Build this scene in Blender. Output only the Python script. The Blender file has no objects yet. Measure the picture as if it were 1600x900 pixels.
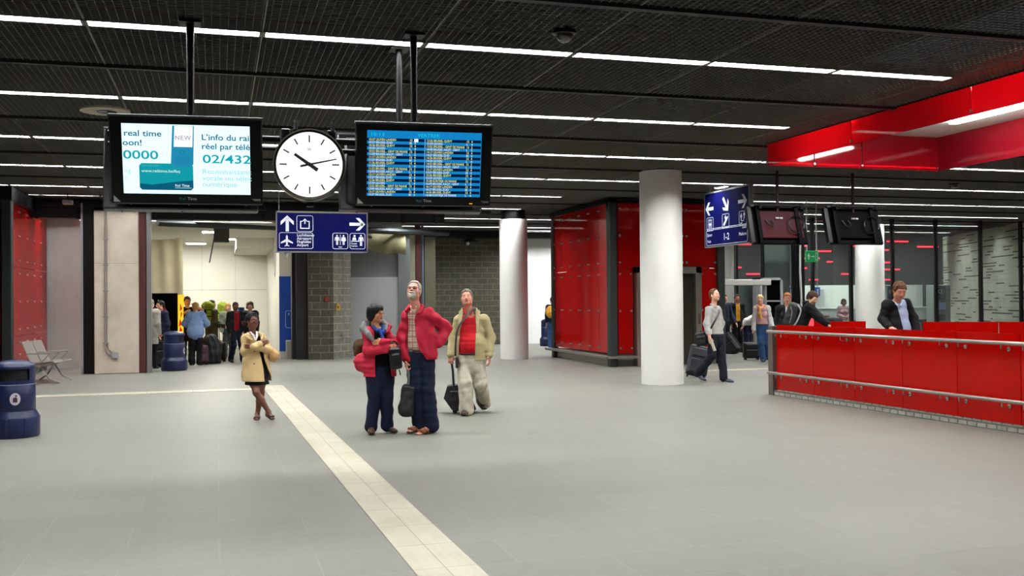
import bpy, math, random
import numpy as np
from math import sin, cos, pi, radians, atan2, sqrt
from mathutils import Matrix, Vector

S = bpy.context.scene
COL = S.collection

# ------------------------------------------------------------------ camera, world, exposure
CAM_H, YAW, PITCH, ROLL = 1.65, radians(16.45), radians(0.63), radians(0.5)
fw = Vector((sin(YAW)*cos(PITCH), cos(YAW)*cos(PITCH), sin(PITCH)))
r0 = Vector((cos(YAW), -sin(YAW), 0)); u0 = r0.cross(fw)
rr = r0*cos(ROLL) - u0*sin(ROLL); uu = u0*cos(ROLL) + r0*sin(ROLL)
cd = bpy.data.cameras.new('camera'); cam = bpy.data.objects.new('camera', cd); COL.objects.link(cam)
cd.sensor_width = 36; cd.lens = 1556/1600*36; cd.clip_end = 200
M = Matrix.Identity(4)
for i in range(3):
    M[i][0], M[i][1], M[i][2] = rr[i], uu[i], -fw[i]
M[2][3] = CAM_H
cam.matrix_world = M
S.camera = cam
W = bpy.data.worlds.new('hall_ambient'); S.world = W; W.use_nodes = True
W.node_tree.nodes['Background'].inputs[0].default_value = (0.9, 0.95, 1, 1)
W.node_tree.nodes['Background'].inputs[1].default_value = 0.05
S.view_settings.view_transform = 'Standard'; S.view_settings.look = 'None'
S.view_settings.gamma = 1; S.view_settings.use_curve_mapping = False
S.view_settings.exposure = 0.0
S.cycles.use_denoising = True
S.cycles.max_bounces = 7; S.cycles.diffuse_bounces = 3; S.cycles.glossy_bounces = 3
S.cycles.transparent_max_bounces = 10; S.cycles.transmission_bounces = 3
S.cycles.sample_clamp_indirect = 4.0
S.cycles.caustics_reflective = False; S.cycles.caustics_refractive = False
TUBE = 122.0          # radiance of the ceiling tubes

# ------------------------------------------------------------------ materials
def lin(h):
    if not isinstance(h, str): return h
    h = h.lstrip('#')
    v = [int(h[i:i+2], 16)/255 for i in (0, 2, 4)]
    return tuple(c/12.92 if c <= .04045 else ((c+.055)/1.055)**2.4 for c in v)

MATS = {}
def mat(name, col, rough=.6, metal=0., emit=0., var=0., vs=8., bump=0., bs=40., coat=0., spec=.5, alpha=None):
    """principled material; var/vs: noise variation of the colour, bump/bs: fine relief"""
    if name in MATS: return MATS[name]
    m = bpy.data.materials.new(name); m.use_nodes = True; MATS[name] = m
    nt = m.node_tree; b = nt.nodes['Principled BSDF']; c = lin(col)
    b.inputs['Base Color'].default_value = (*c, 1)
    b.inputs['Roughness'].default_value = rough; b.inputs['Metallic'].default_value = metal
    b.inputs['Specular IOR Level'].default_value = spec
    b.inputs['Coat Weight'].default_value = coat; b.inputs['Coat Roughness'].default_value = .04
    if emit:
        b.inputs['Emission Color'].default_value = (*c, 1); b.inputs['Emission Strength'].default_value = emit
    if var or bump:
        tc = nt.nodes.new('ShaderNodeTexCoord')
    if var:
        n = nt.nodes.new('ShaderNodeTexNoise'); n.inputs['Scale'].default_value = vs; n.inputs['Detail'].default_value = 5
        nt.links.new(tc.outputs['Object'], n.inputs['Vector'])
        r = nt.nodes.new('ShaderNodeValToRGB')
        r.color_ramp.elements[0].position = .3; r.color_ramp.elements[1].position = .7
        r.color_ramp.elements[0].color = (*[max(0, x*(1-var)) for x in c], 1)
        r.color_ramp.elements[1].color = (*[min(1, x*(1+var)) for x in c], 1)
        nt.links.new(n.outputs['Fac'], r.inputs['Fac']); nt.links.new(r.outputs['Color'], b.inputs['Base Color'])
    if bump:
        n = nt.nodes.new('ShaderNodeTexNoise'); n.inputs['Scale'].default_value = bs; n.inputs['Detail'].default_value = 3
        nt.links.new(tc.outputs['Object'], n.inputs['Vector'])
        bp = nt.nodes.new('ShaderNodeBump'); bp.inputs['Strength'].default_value = bump; bp.inputs['Distance'].default_value = .01
        nt.links.new(n.outputs['Fac'], bp.inputs['Height']); nt.links.new(bp.outputs['Normal'], b.inputs['Normal'])
    return m

def N(nt, t, **kw):
    n = nt.nodes.new(t)
    for k, v in kw.items():
        if hasattr(n, k) and k not in ('Scale',): setattr(n, k, v)
        else: n.inputs[k].default_value = v
    return n

def glow(name, col, strength):
    if name in MATS: return MATS[name]
    m = bpy.data.materials.new(name); m.use_nodes = True; MATS[name] = m
    nt = m.node_tree; nt.nodes.clear()
    e = nt.nodes.new('ShaderNodeEmission'); o = nt.nodes.new('ShaderNodeOutputMaterial')
    e.inputs[0].default_value = (*lin(col), 1); e.inputs[1].default_value = strength
    nt.links.new(e.outputs[0], o.inputs[0]); return m

def sheet(name, tint, body, t_amt, b_amt, gloss_rough=.05, ior=1.4):
    """tinted glass sheet: see-through tint + scattering body + fresnel gloss"""
    m = bpy.data.materials.new(name); m.use_nodes = True; MATS[name] = m
    nt = m.node_tree; nt.nodes.clear()
    o = nt.nodes.new('ShaderNodeOutputMaterial')
    tr = nt.nodes.new('ShaderNodeBsdfTransparent'); tr.inputs[0].default_value = (*lin(tint), 1)
    df = nt.nodes.new('ShaderNodeBsdfDiffuse'); df.inputs[0].default_value = (*lin(body), 1)
    tl = nt.nodes.new('ShaderNodeBsdfTranslucent'); tl.inputs[0].default_value = (*lin(body), 1)
    gl = nt.nodes.new('ShaderNodeBsdfGlossy'); gl.inputs['Roughness'].default_value = gloss_rough
    a = nt.nodes.new('ShaderNodeMixShader'); a.inputs[0].default_value = t_amt
    b = nt.nodes.new('ShaderNodeMixShader'); b.inputs[0].default_value = b_amt
    c = nt.nodes.new('ShaderNodeMixShader'); fr = nt.nodes.new('ShaderNodeFresnel'); fr.inputs[0].default_value = ior
    nt.links.new(df.outputs[0], a.inputs[1]); nt.links.new(tl.outputs[0], a.inputs[2])
    nt.links.new(tr.outputs[0], b.inputs[1]); nt.links.new(a.outputs[0], b.inputs[2])
    nt.links.new(fr.outputs[0], c.inputs[0]); nt.links.new(b.outputs[0], c.inputs[1]); nt.links.new(gl.outputs[0], c.inputs[2])
    nt.links.new(c.outputs[0], o.inputs[0]); return m

# ------------------------------------------------------------------ mesh builder
def Rz(a): return np.array([[cos(a), -sin(a), 0], [sin(a), cos(a), 0], [0, 0, 1.]])
def Rx(a): return np.array([[1., 0, 0], [0, cos(a), -sin(a)], [0, sin(a), cos(a)]])
def Ry(a): return np.array([[cos(a), 0, sin(a)], [0, 1., 0], [-sin(a), 0, cos(a)]])
def V(*a): return np.array(a, float)
def unit(v): return np.asarray(v, float)/max(1e-9, np.linalg.norm(v))

class MB:
    def __init__(s): s.v = []; s.f = []; s.m = []
    def add(s, vs, fs, mi=0):
        o = len(s.v); s.v += [tuple(map(float, p)) for p in vs]
        s.f += [tuple(i+o for i in f) for f in fs]; s.m += [mi]*len(fs); return s
    def box(s, lo, hi, mi=0, R=None, c=None, bev=0.):
        lo = np.array(lo, float); hi = np.array(hi, float)
        if bev:
            b = min(bev, .49*min(hi-lo)); pts = []
            # chamfered box: 24 vertices, three per corner
            idx = {}
            for k in range(8):
                sg = [(k >> i) & 1 for i in range(3)]
                for ax in range(3):
                    p = [hi[i]-(0 if i == ax else b) if sg[i] else lo[i]+(0 if i == ax else b) for i in range(3)]
                    idx[(k, ax)] = len(pts); pts.append(p)
            fs = []
            for ax in range(3):
                u, w = (ax+1) % 3, (ax+2) % 3
                for sd in (0, 1):
                    q = [idx[((sd << ax) | (a << u) | (d << w), ax)] for a, d in ((0, 0), (1, 0), (1, 1), (0, 1))]
                    fs.append(q if sd else q[::-1])
                for a in (0, 1):          # edge chamfers parallel to axis ax
                    for d in (0, 1):
                        k0 = (a << u) | (d << w); k1 = k0 | (1 << ax)
                        q = [idx[(k0, u)], idx[(k1, u)], idx[(k1, w)], idx[(k0, w)]]
                        fs.append(q if (a ^ d) else q[::-1])
            for k in range(8):
                q = [idx[(k, 0)], idx[(k, 1)], idx[(k, 2)]]
                fs.append(q if bin(k).count('1') % 2 else q[::-1])
        else:
            pts = [[(lo, hi)[(k >> i) & 1][i] for i in range(3)] for k in range(8)]
            fs = [(0, 2, 3, 1), (4, 5, 7, 6), (0, 1, 5, 4), (2, 6, 7, 3), (0, 4, 6, 2), (1, 3, 7, 5)]
        pts = np.array(pts)
        if R is not None:
            c = (lo+hi)/2 if c is None else np.array(c, float)
            pts = (pts-c) @ np.asarray(R).T + c
        return s.add(pts, fs, mi)
    def cyl(s, a, b, r, n=12, r1=None, mi=0, caps=True):
        a = np.array(a, float); b = np.array(b, float); r1 = r if r1 is None else r1
        d = unit(b-a); x = unit(np.cross(d, (0, 0, 1) if abs(d[2]) < .9 else (1, 0, 0))); y = np.cross(d, x)
        pts = [a+(x*cos(t)+y*sin(t))*r for t in np.arange(n)*2*pi/n]+[b+(x*cos(t)+y*sin(t))*r1 for t in np.arange(n)*2*pi/n]
        fs = [(i, (i+1) % n, n+(i+1) % n, n+i) for i in range(n)]
        if caps: fs += [tuple(range(n))[::-1], tuple(range(n, 2*n))]
        return s.add(pts, fs, mi)
    def tube(s, pts, r, n=8, mi=0):
        pts = [np.array(p, float) for p in pts]; rings = []; up = None
        for i, p in enumerate(pts):
            d = unit(pts[min(i+1, len(pts)-1)]-pts[max(i-1, 0)])
            if up is None: up = unit(np.cross(d, (0, 0, 1) if abs(d[2]) < .9 else (1, 0, 0)))
            x = unit(up-d*np.dot(up, d)); up = x; y = np.cross(d, x); q = r[i] if isinstance(r, (list, tuple)) else r
            rings += [p+(x*cos(t)+y*sin(t))*q for t in np.arange(n)*2*pi/n]
        fs = []
        for k in range(len(pts)-1):
            fs += [(k*n+i, k*n+(i+1) % n, (k+1)*n+(i+1) % n, (k+1)*n+i) for i in range(n)]
        fs += [tuple(range(n))[::-1], tuple(range((len(pts)-1)*n, len(pts)*n))]
        return s.add(rings, fs, mi)
    def lathe(s, prof, n=32, c=(0, 0, 0), mi=0):
        pts = []; c = np.array(c, float)
        for r, z in prof: pts += [c+(r*cos(t), r*sin(t), z) for t in np.arange(n)*2*pi/n]
        fs = [(k*n+i, k*n+(i+1) % n, (k+1)*n+(i+1) % n, (k+1)*n+i) for k in range(len(prof)-1) for i in range(n)]
        fs += [tuple(range(n))[::-1], tuple(range((len(prof)-1)*n, len(prof)*n))]
        return s.add(pts, fs, mi)
    def ball(s, c, r, n=12, mi=0):
        r = (r, r, r) if np.isscalar(r) else r; c = np.array(c, float); pts = []; m = n//2
        for k in range(1, m):
            for i in range(n):
                a, t = k*pi/m, i*2*pi/n; pts.append(c+(r[0]*sin(a)*cos(t), r[1]*sin(a)*sin(t), -r[2]*cos(a)))
        pts += [c-(0, 0, r[2]), c+(0, 0, r[2])]; q = len(pts)
        fs = [(k*n+i, k*n+(i+1) % n, (k+1)*n+(i+1) % n, (k+1)*n+i) for k in range(m-2) for i in range(n)]
        fs += [(q-2, (i+1) % n, i) for i in range(n)]+[(q-1, (m-2)*n+i, (m-2)*n+(i+1) % n) for i in range(n)]
        return s.add(pts, fs, mi)
    def flat(s, poly, y0, th=.002, mi=0):
        """polygon in the local x-z plane, facing -y, from y0 to y0-th"""
        n = len(poly)
        a = sum(poly[i][0]*poly[(i+1) % n][1]-poly[(i+1) % n][0]*poly[i][1] for i in range(n))
        if a < 0: poly = poly[::-1]
        pts = [(x, y0-th, z) for x, z in poly]+[(x, y0, z) for x, z in poly]
        fs = [tuple(range(n)), tuple(range(n, 2*n))[::-1]]+[((i+1) % n, i, n+i, n+(i+1) % n) for i in range(n)]
        return s.add(pts, fs, mi)
    def prism(s, poly, z0, z1, mi=0):
        """polygon in x-y extruded upward"""
        n = len(poly)
        a = sum(poly[i][0]*poly[(i+1) % n][1]-poly[(i+1) % n][0]*poly[i][1] for i in range(n))
        if a < 0: poly = poly[::-1]
        pts = [(x, y, z0) for x, y in poly]+[(x, y, z1) for x, y in poly]
        fs = [tuple(range(n))[::-1], tuple(range(n, 2*n))]+[(i, (i+1) % n, n+(i+1) % n, n+i) for i in range(n)]
        return s.add(pts, fs, mi)
    def disc(s, x, z, r, y0, th=.002, n=20, mi=0, rz=None):
        return s.flat([(x+r*cos(t), z+(rz or r)*sin(t)) for t in np.arange(n)*2*pi/n], y0, th, mi)
    def ring(s, x, z, w, h, rad, t, y0, th=.002, mi=0):
        """rounded rectangle outline, line width t"""
        def path(w, h, rad):
            p = []
            for cx, cz, a0 in ((w/2-rad, h/2-rad, 0), (-w/2+rad, h/2-rad, 1), (-w/2+rad, -h/2+rad, 2), (w/2-rad, -h/2+rad, 3)):
                p += [(x+cx+rad*cos(pi/2*(a0+k/4)), z+cz+rad*sin(pi/2*(a0+k/4))) for k in range(5)]
            return p
        o, i = path(w, h, rad), path(w-2*t, h-2*t, max(.001, rad-t)); n = len(o)
        pts = [(a, y0-th, b) for a, b in o]+[(a, y0-th, b) for a, b in i]+[(a, y0, b) for a, b in o]+[(a, y0, b) for a, b in i]
        fs = []
        for k in range(n):
            j = (k+1) % n
            fs += [(k, j, n+j, n+k), (j, k, 2*n+k, 2*n+j), (n+k, n+j, 3*n+j, 3*n+k)]
        return s.add(pts, fs, mi)
    def text(s, body, size, x, z, y0, bold=0., align='LEFT', mi=0, wx=1., th=.0015, track=1.):
        me = text_mesh(body, size, bold, align, track)
        s.add([(x+p[0]*wx, y0-th, z+p[1]) for p in me[0]], me[1], mi); return s
    def build(s, name, mats, parent=None, loc=None, rz=0., smooth=False):
        me = bpy.data.meshes.new(name); me.from_pydata(s.v, [], s.f); me.validate()
        for m in (mats if isinstance(mats, (list, tuple)) else [mats]): me.materials.append(m)
        if len(me.polygons) == len(s.m): me.polygons.foreach_set('material_index', s.m)
        if smooth:
            me.polygons.foreach_set('use_smooth', [True]*len(me.polygons))
            if smooth != 2:
                try: me.set_sharp_from_angle(angle=radians(35))
                except Exception: pass
        me.update()
        o = bpy.data.objects.new(name, me); COL.objects.link(o)
        if parent is not None: o.parent = parent
        if loc is not None: o.location = loc
        o.rotation_euler = (0, 0, rz); return o

TXT = {}
def text_mesh(body, size, bold, align, track):
    key = (body, size, bold, align, track)
    if key in TXT: return TXT[key]
    cu = bpy.data.curves.new('lettering', 'FONT'); cu.body = body; cu.size = size; cu.offset = bold*size
    cu.align_x = align; cu.align_y = 'BOTTOM_BASELINE'; cu.resolution_u = 3; cu.space_character = track
    ob = bpy.data.objects.new('lettering', cu); COL.objects.link(ob)
    dg = bpy.context.evaluated_depsgraph_get(); dg.update()
    me = bpy.data.meshes.new_from_object(ob.evaluated_get(dg))
    r = ([tuple(v.co) for v in me.vertices], [tuple(p.vertices) for p in me.polygons])
    bpy.data.objects.remove(ob); bpy.data.curves.remove(cu); bpy.data.meshes.remove(me)
    TXT[key] = r; return r

def tag(o, label=None, cat=None, group=None, kind=None):
    if label: o['label'] = label
    if cat: o['category'] = cat
    if group: o['group'] = group
    if kind: o['kind'] = kind
    return o
def thing(name, label, cat, loc=(0, 0, 0), rz=0., group=None):
    o = bpy.data.objects.new(name, None); COL.objects.link(o); o.location = loc; o.rotation_euler = (0, 0, rz)
    o.empty_display_size = .2
    return tag(o, label, cat, group)
def struct(name, mb, m, smooth=False, **k): return tag(mb.build(name, m, smooth=smooth, **k), kind='structure')
def copy_tree(o, parent=None):
    c = o.copy(); COL.objects.link(c)
    if parent is not None: c.parent = parent
    for ch in [x for x in o.children]: copy_tree(ch, c)
    return c
ORD = ['', 'first', 'second', 'third', 'fourth', 'fifth', 'sixth', 'seventh', 'eighth', 'ninth', 'tenth', 'eleventh', 'twelfth',
       'thirteenth', 'fourteenth', 'fifteenth', 'sixteenth', 'seventeenth', 'eighteenth', 'nineteenth', 'twentieth']
def project(p):
    d = Vector(p)-Vector((0, 0, CAM_H)); w = d.dot(fw)
    if w < .1: return None
    return 800+1556*d.dot(rr)/w, 450-1556*d.dot(uu)/w
# ------------------------------------------------------------------ shared materials
HC = 4.09            # ceiling height
M_steel = mat('dark_steel', '#3c4240', .45, .6)
M_stain = mat('brushed_steel', '#a9a59c', .32, .9, var=.08, vs=20)
M_black = mat('black_metal', '#060607', .4, spec=.3)
M_blk2 = mat('black_plastic', '#020203', .45, spec=.04)
M_grey = mat('grey_paint', '#8e9092', .55)
M_white = mat('white_paint', '#e4e3dc', .55)
M_dark = mat('dark_void', '#070707', .9)
M_chrome = mat('bright_metal', '#c9c5bb', .25, 1.)
M_letter = mat('white_lettering', '#e8ecf2', .5)
M_blue = mat('sign_blue', '#070b48', .55, spec=.08)
M_bin = mat('bin_blue', '#0c1840', .36, var=.15, vs=3)
M_red = sheet('red_glass', '#d8140a', '#dc120a', .35, .82, ior=1.27)
M_redwall = sheet('red_glass_backed', '#c00c06', '#b80c08', .2, .93, .06)
M_redcan = sheet('red_glass_lit', '#ff4450', '#ff3048', .75, .55)
M_pane = sheet('clear_glass', '#dfe8e4', '#e0e6e4', .5, .05, .02)

def mat_floor():
    m = bpy.data.materials.new('grey_stone_floor'); m.use_nodes = True; nt = m.node_tree; b = nt.nodes['Principled BSDF']
    tc = N(nt, 'ShaderNodeTexCoord')
    n1 = N(nt, 'ShaderNodeTexNoise'); n1.inputs['Scale'].default_value = .45; n1.inputs['Detail'].default_value = 6
    n2 = N(nt, 'ShaderNodeTexNoise'); n2.inputs['Scale'].default_value = 9; n2.inputs['Detail'].default_value = 6
    br = N(nt, 'ShaderNodeTexBrick'); br.offset = .5
    for k, v in (('Scale', 1.), ('Mortar Size', .004), ('Brick Width', 1.2), ('Row Height', .6), ('Bias', 0.), ('Mortar Smooth', .3)): br.inputs[k].default_value = v
    br.inputs['Color1'].default_value = (.184, .183, .154, 1); br.inputs['Color2'].default_value = (.200, .198, .167, 1)
    br.inputs['Mortar'].default_value = (.235, .235, .21, 1)
    nt.links.new(tc.outputs['Object'], br.inputs['Vector'])
    for n in (n1, n2): nt.links.new(tc.outputs['Object'], n.inputs['Vector'])
    mx = N(nt, 'ShaderNodeMix'); mx.data_type = 'RGBA'; mx.blend_type = 'MULTIPLY'; mx.inputs[0].default_value = .35
    ad = N(nt, 'ShaderNodeMath'); ad.operation = 'ADD'
    nt.links.new(n1.outputs['Fac'], ad.inputs[0]); nt.links.new(n2.outputs['Fac'], ad.inputs[1])
    rp = N(nt, 'ShaderNodeValToRGB'); rp.color_ramp.elements[0].position = .35; rp.color_ramp.elements[1].position = .65
    rp.color_ramp.elements[0].color = (.72, .72, .72, 1); hf = N(nt, 'ShaderNodeMath'); hf.operation = 'MULTIPLY'; hf.inputs[1].default_value = .5
    nt.links.new(ad.outputs[0], hf.inputs[0]); nt.links.new(hf.outputs[0], rp.inputs['Fac'])
    nt.links.new(br.outputs['Color'], mx.inputs[6]); nt.links.new(rp.outputs['Color'], mx.inputs[7])
    nt.links.new(mx.outputs[2], b.inputs['Base Color'])
    b.inputs['Roughness'].default_value = .45; b.inputs['Specular IOR Level'].default_value = .22
    return m

def mat_blocks(name, c1, c2, mortar, w=.4, h=.2, axis='x'):
    m = bpy.data.materials.new(name); m.use_nodes = True; nt = m.node_tree; b = nt.nodes['Principled BSDF']
    tc = N(nt, 'ShaderNodeTexCoord'); sp = N(nt, 'ShaderNodeSeparateXYZ'); cb = N(nt, 'ShaderNodeCombineXYZ')
    nt.links.new(tc.outputs['Object'], sp.inputs[0])
    s = N(nt, 'ShaderNodeMath'); s.operation = 'ADD'
    nt.links.new(sp.outputs['X'], s.inputs[0]); nt.links.new(sp.outputs['Y'], s.inputs[1])
    nt.links.new(s.outputs[0], cb.inputs[0]); nt.links.new(sp.outputs['Z'], cb.inputs[1])
    br = N(nt, 'ShaderNodeTexBrick'); br.offset = .5
    for k, v in (('Scale', 1.), ('Mortar Size', .012), ('Brick Width', w), ('Row Height', h), ('Bias', -.2)): br.inputs[k].default_value = v
    br.inputs['Color1'].default_value = (*lin(c1), 1); br.inputs['Color2'].default_value = (*lin(c2), 1); br.inputs['Mortar'].default_value = (*lin(mortar), 1)
    nt.links.new(cb.outputs[0], br.inputs['Vector'])
    n = N(nt, 'ShaderNodeTexNoise'); n.inputs['Scale'].default_value = 14; n.inputs['Detail'].default_value = 6; nt.links.new(tc.outputs['Object'], n.inputs['Vector'])
    mx = N(nt, 'ShaderNodeMix'); mx.data_type = 'RGBA'; mx.blend_type = 'OVERLAY'; mx.inputs[0].default_value = .5
    nt.links.new(br.outputs['Color'], mx.inputs[6]); nt.links.new(n.outputs['Fac'], mx.inputs[7]); nt.links.new(mx.outputs[2], b.inputs['Base Color'])
    bp = N(nt, 'ShaderNodeBump'); bp.inputs['Strength'].default_value = .6; bp.inputs['Distance'].default_value = .01; bp.invert = True
    nt.links.new(br.outputs['Fac'], bp.inputs['Height']); nt.links.new(bp.outputs['Normal'], b.inputs['Normal'])
    b.inputs['Roughness'].default_value = .85
    return m

def mat_dashes():
    m = bpy.data.materials.new('slotted_stone'); m.use_nodes = True; nt = m.node_tree; b = nt.nodes['Principled BSDF']
    tc = N(nt, 'ShaderNodeTexCoord'); sp = N(nt, 'ShaderNodeSeparateXYZ'); nt.links.new(tc.outputs['Object'], sp.inputs[0])
    def op(o, a_, b_=None):
        k = N(nt, 'ShaderNodeMath'); k.operation = o
        for i, q in enumerate((a_, b_)):
            if q is None: continue
            if isinstance(q, (int, float)): k.inputs[i].default_value = q
            else: nt.links.new(q, k.inputs[i])
        return k.outputs[0]
    zr = op('MULTIPLY', sp.outputs['Z'], 9.5); row = op('FLOOR', zr); fr = op('FRACT', zr)
    cb = N(nt, 'ShaderNodeCombineXYZ'); nt.links.new(op('MULTIPLY', sp.outputs['Y'], .75), cb.inputs[0]); nt.links.new(op('MULTIPLY', row, 7.37), cb.inputs[1])
    n = N(nt, 'ShaderNodeTexNoise'); n.inputs['Scale'].default_value = 1.; n.inputs['Detail'].default_value = 1.; nt.links.new(cb.outputs[0], n.inputs['Vector'])
    gate = op('MULTIPLY', op('GREATER_THAN', n.outputs['Fac'], .545), op('MULTIPLY', op('GREATER_THAN', fr, .3), op('LESS_THAN', fr, .72)))
    n2 = N(nt, 'ShaderNodeTexNoise'); n2.inputs['Scale'].default_value = 2.5; n2.inputs['Detail'].default_value = 8; nt.links.new(tc.outputs['Object'], n2.inputs['Vector'])
    r2 = N(nt, 'ShaderNodeValToRGB'); r2.color_ramp.elements[0].color = (*lin('#9a978a'), 1); r2.color_ramp.elements[1].color = (*lin('#d2cebe'), 1)
    nt.links.new(n2.outputs['Fac'], r2.inputs['Fac'])
    mx = N(nt, 'ShaderNodeMix'); mx.data_type = 'RGBA'; mx.inputs[7].default_value = (.03, .028, .025, 1)
    nt.links.new(gate, mx.inputs[0]); nt.links.new(r2.outputs['Color'], mx.inputs[6]); nt.links.new(mx.outputs[2], b.inputs['Base Color'])
    b.inputs['Roughness'].default_value = .8
    return m

def mat_strip():
    m = bpy.data.materials.new('cream_tactile_tile'); m.use_nodes = True; nt = m.node_tree; b = nt.nodes['Principled BSDF']
    tc = N(nt, 'ShaderNodeTexCoord'); sp = N(nt, 'ShaderNodeSeparateXYZ'); nt.links.new(tc.outputs['Object'], sp.inputs[0])
    w = N(nt, 'ShaderNodeTexWave'); w.wave_type = 'BANDS'; w.bands_direction = 'X'; w.inputs['Scale'].default_value = 5.2
    nt.links.new(tc.outputs['Object'], w.inputs['Vector'])
    bp = N(nt, 'ShaderNodeBump'); bp.inputs['Strength'].default_value = .35; bp.inputs['Distance'].default_value = .006
    nt.links.new(w.outputs['Fac'], bp.inputs['Height']); nt.links.new(bp.outputs['Normal'], b.inputs['Normal'])
    br = N(nt, 'ShaderNodeTexBrick'); br.offset = 0.
    for k, v in (('Scale', 1.), ('Mortar Size', .004), ('Brick Width', .8), ('Row Height', .6), ('Bias', 0.)): br.inputs[k].default_value = v
    br.inputs['Color1'].default_value = (*lin('#a8a28d'), 1); br.inputs['Color2'].default_value = (*lin('#b0aa95'), 1); br.inputs['Mortar'].default_value = (*lin('#837e6e'), 1)
    nt.links.new(tc.outputs['Object'], br.inputs['Vector'])
    n = N(nt, 'ShaderNodeTexNoise'); n.inputs['Scale'].default_value = 1.4; n.inputs['Detail'].default_value = 5; nt.links.new(tc.outputs['Object'], n.inputs['Vector'])
    rp = N(nt, 'ShaderNodeValToRGB'); rp.color_ramp.elements[0].color = (.62, .58, .5, 1); rp.color_ramp.elements[0].position = .3; rp.color_ramp.elements[1].position = .55
    nt.links.new(n.outputs['Fac'], rp.inputs['Fac'])
    mx = N(nt, 'ShaderNodeMix'); mx.data_type = 'RGBA'; mx.blend_type = 'MULTIPLY'; mx.inputs[0].default_value = .45
    nt.links.new(br.outputs['Color'], mx.inputs[6]); nt.links.new(rp.outputs['Color'], mx.inputs[7]); nt.links.new(mx.outputs[2], b.inputs['Base Color'])
    b.inputs['Roughness'].default_value = .5
    return m

# ------------------------------------------------------------------ floor
struct('floor', MB().box((-14, -8, -.2), (36, 44, 0)), mat_floor())
M_strip = mat_strip()
ang = radians(1.35)
mb = MB().box((-.2, -14, .0), (.2, 7.4, .006))
s = mb.build('tactile_strip', M_strip, loc=(1.175, 12.6, 0), rz=ang)
tag(s, 'long cream ribbed guide strip running from the front edge across the grey floor', 'floor strip')
mb = MB().box((-2.15, -.22, 0), (1.9, .22, .0055))
s = mb.build('tactile_strip', M_strip, loc=(-1.25, 19.28, 0), rz=radians(.8))
tag(s, 'narrow cream guide strip crossing the floor behind the woman in the trench coat', 'floor strip')
mb = MB().box((-1.6, -.2, 0), (1.6, .2, .006))
s = mb.build('tactile_strip', M_strip, loc=(11.2, 20.2, 0), rz=radians(1.5))
tag(s, 'short cream guide strip on the floor beyond the left end of the red barrier', 'floor strip')

# ------------------------------------------------------------------ ceiling: open grid, dark void, rails, pipes
CX0, CX1, CY0, CY1 = 8.45, 11.7, 5.0, 14.1           # opening under the red skirt
GX0, GX1, GY0, GY1 = -9.0, 29.0, 2.0, 36.0
grid = MB()
def gbar_x(y, x0, x1, t, z0, z1): grid.box((x0, y-t, z0), (x1, y+t, z1))
cell = .07
y = GY0
while y < GY1:
    if CY0 < y < CY1:
        gbar_x(y, GX0, CX0, .0012, HC, HC+.013); gbar_x(y, CX1, GX1, .0012, HC, HC+.013)
    else: gbar_x(y, GX0, GX1, .0012, HC, HC+.013)
    y += cell
x = GX0; k = 0
while x < GX1:
    t = .0014
    for y0, y1 in (((GY0, CY0), (CY1, GY1)) if CX0 < x < CX1 else ((GY0, GY1),)):
        grid.box((x-t, y0, HC), (x+t, y1, HC+.013))
    x += cell
x = -1.1-1.5*5
while x < GX1:                                       # panel joints, wider
    for y0, y1 in (((GY0, CY0), (CY1, GY1)) if CX0 < x < CX1 else ((GY0, GY1),)):
        grid.box((x-.005, y0, HC-.002), (x+.005, y1, HC+.02))
    x += 1.5
struct('ceiling', grid, mat('ceiling_mesh_metal', '#77766f', .5, .2))
M_slab = mat('ceiling_void', '#050505', .95)
sl = MB()
for a, b in (((-14, -8), (36, CY0)), ((-14, CY1), (36, 44)), ((-14, CY0), (CX0, CY1)), ((CX1, CY0), (36, CY1))):
    sl.box((*a, HC+.75), (*b, HC+.85))
struct('ceiling_slab', sl, M_slab)
ROW0, DR = 9.32, 3.3
rl = MB()
for i in range(-2, 9):
    yy = ROW0+DR*(i+.5)
    for x0, x1 in (((GX0, CX0), (CX1, GX1)) if CY0 < yy < CY1 else ((GX0, GX1),)):
        rl.box((x0, yy-.035, HC-.03), (x1, yy+.035, HC+.02))
        x = x0+.3
        while x < x1-.6:
            rl.box((x, yy+.05, HC-.012), (x+.1, yy+.1, HC-.002), mi=1); rl.box((x+.36, yy+.05, HC-.012), (x+.46, yy+.1, HC-.002), mi=1); x += 1.5
tag(rl.build('trim_1', [mat('rail_black', '#161616', .6), mat('clip_grey', '#5c5c58', .5)]), kind='structure')
pr = mat('red_pipe_paint', '#7a1010', .5)
def pipe(pts, label, r=.045):
    return tag(MB().tube(pts, r, 8).build('sprinkler_pipe', pr, smooth=1), label, 'pipe')
pipe([(-8, 10.55, HC+.4), (4, 10.4, HC+.4)], 'long red pipe above the ceiling mesh behind the first tube row')
pipe([(-1.45, 10.42, HC+.37), (-1.3, 9.8, HC+.12)], 'short red pipe drop above the mesh at upper left', .03)
pipe([(.22, 10.4, HC+.37), (.26, 9.9, HC+.12)], 'short red pipe drop above the mesh left of the screen pole', .03)
pipe([(-8, 13.9, HC+.4), (5, 13.7, HC+.4)], 'long red pipe above the ceiling mesh behind the second tube row')

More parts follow.
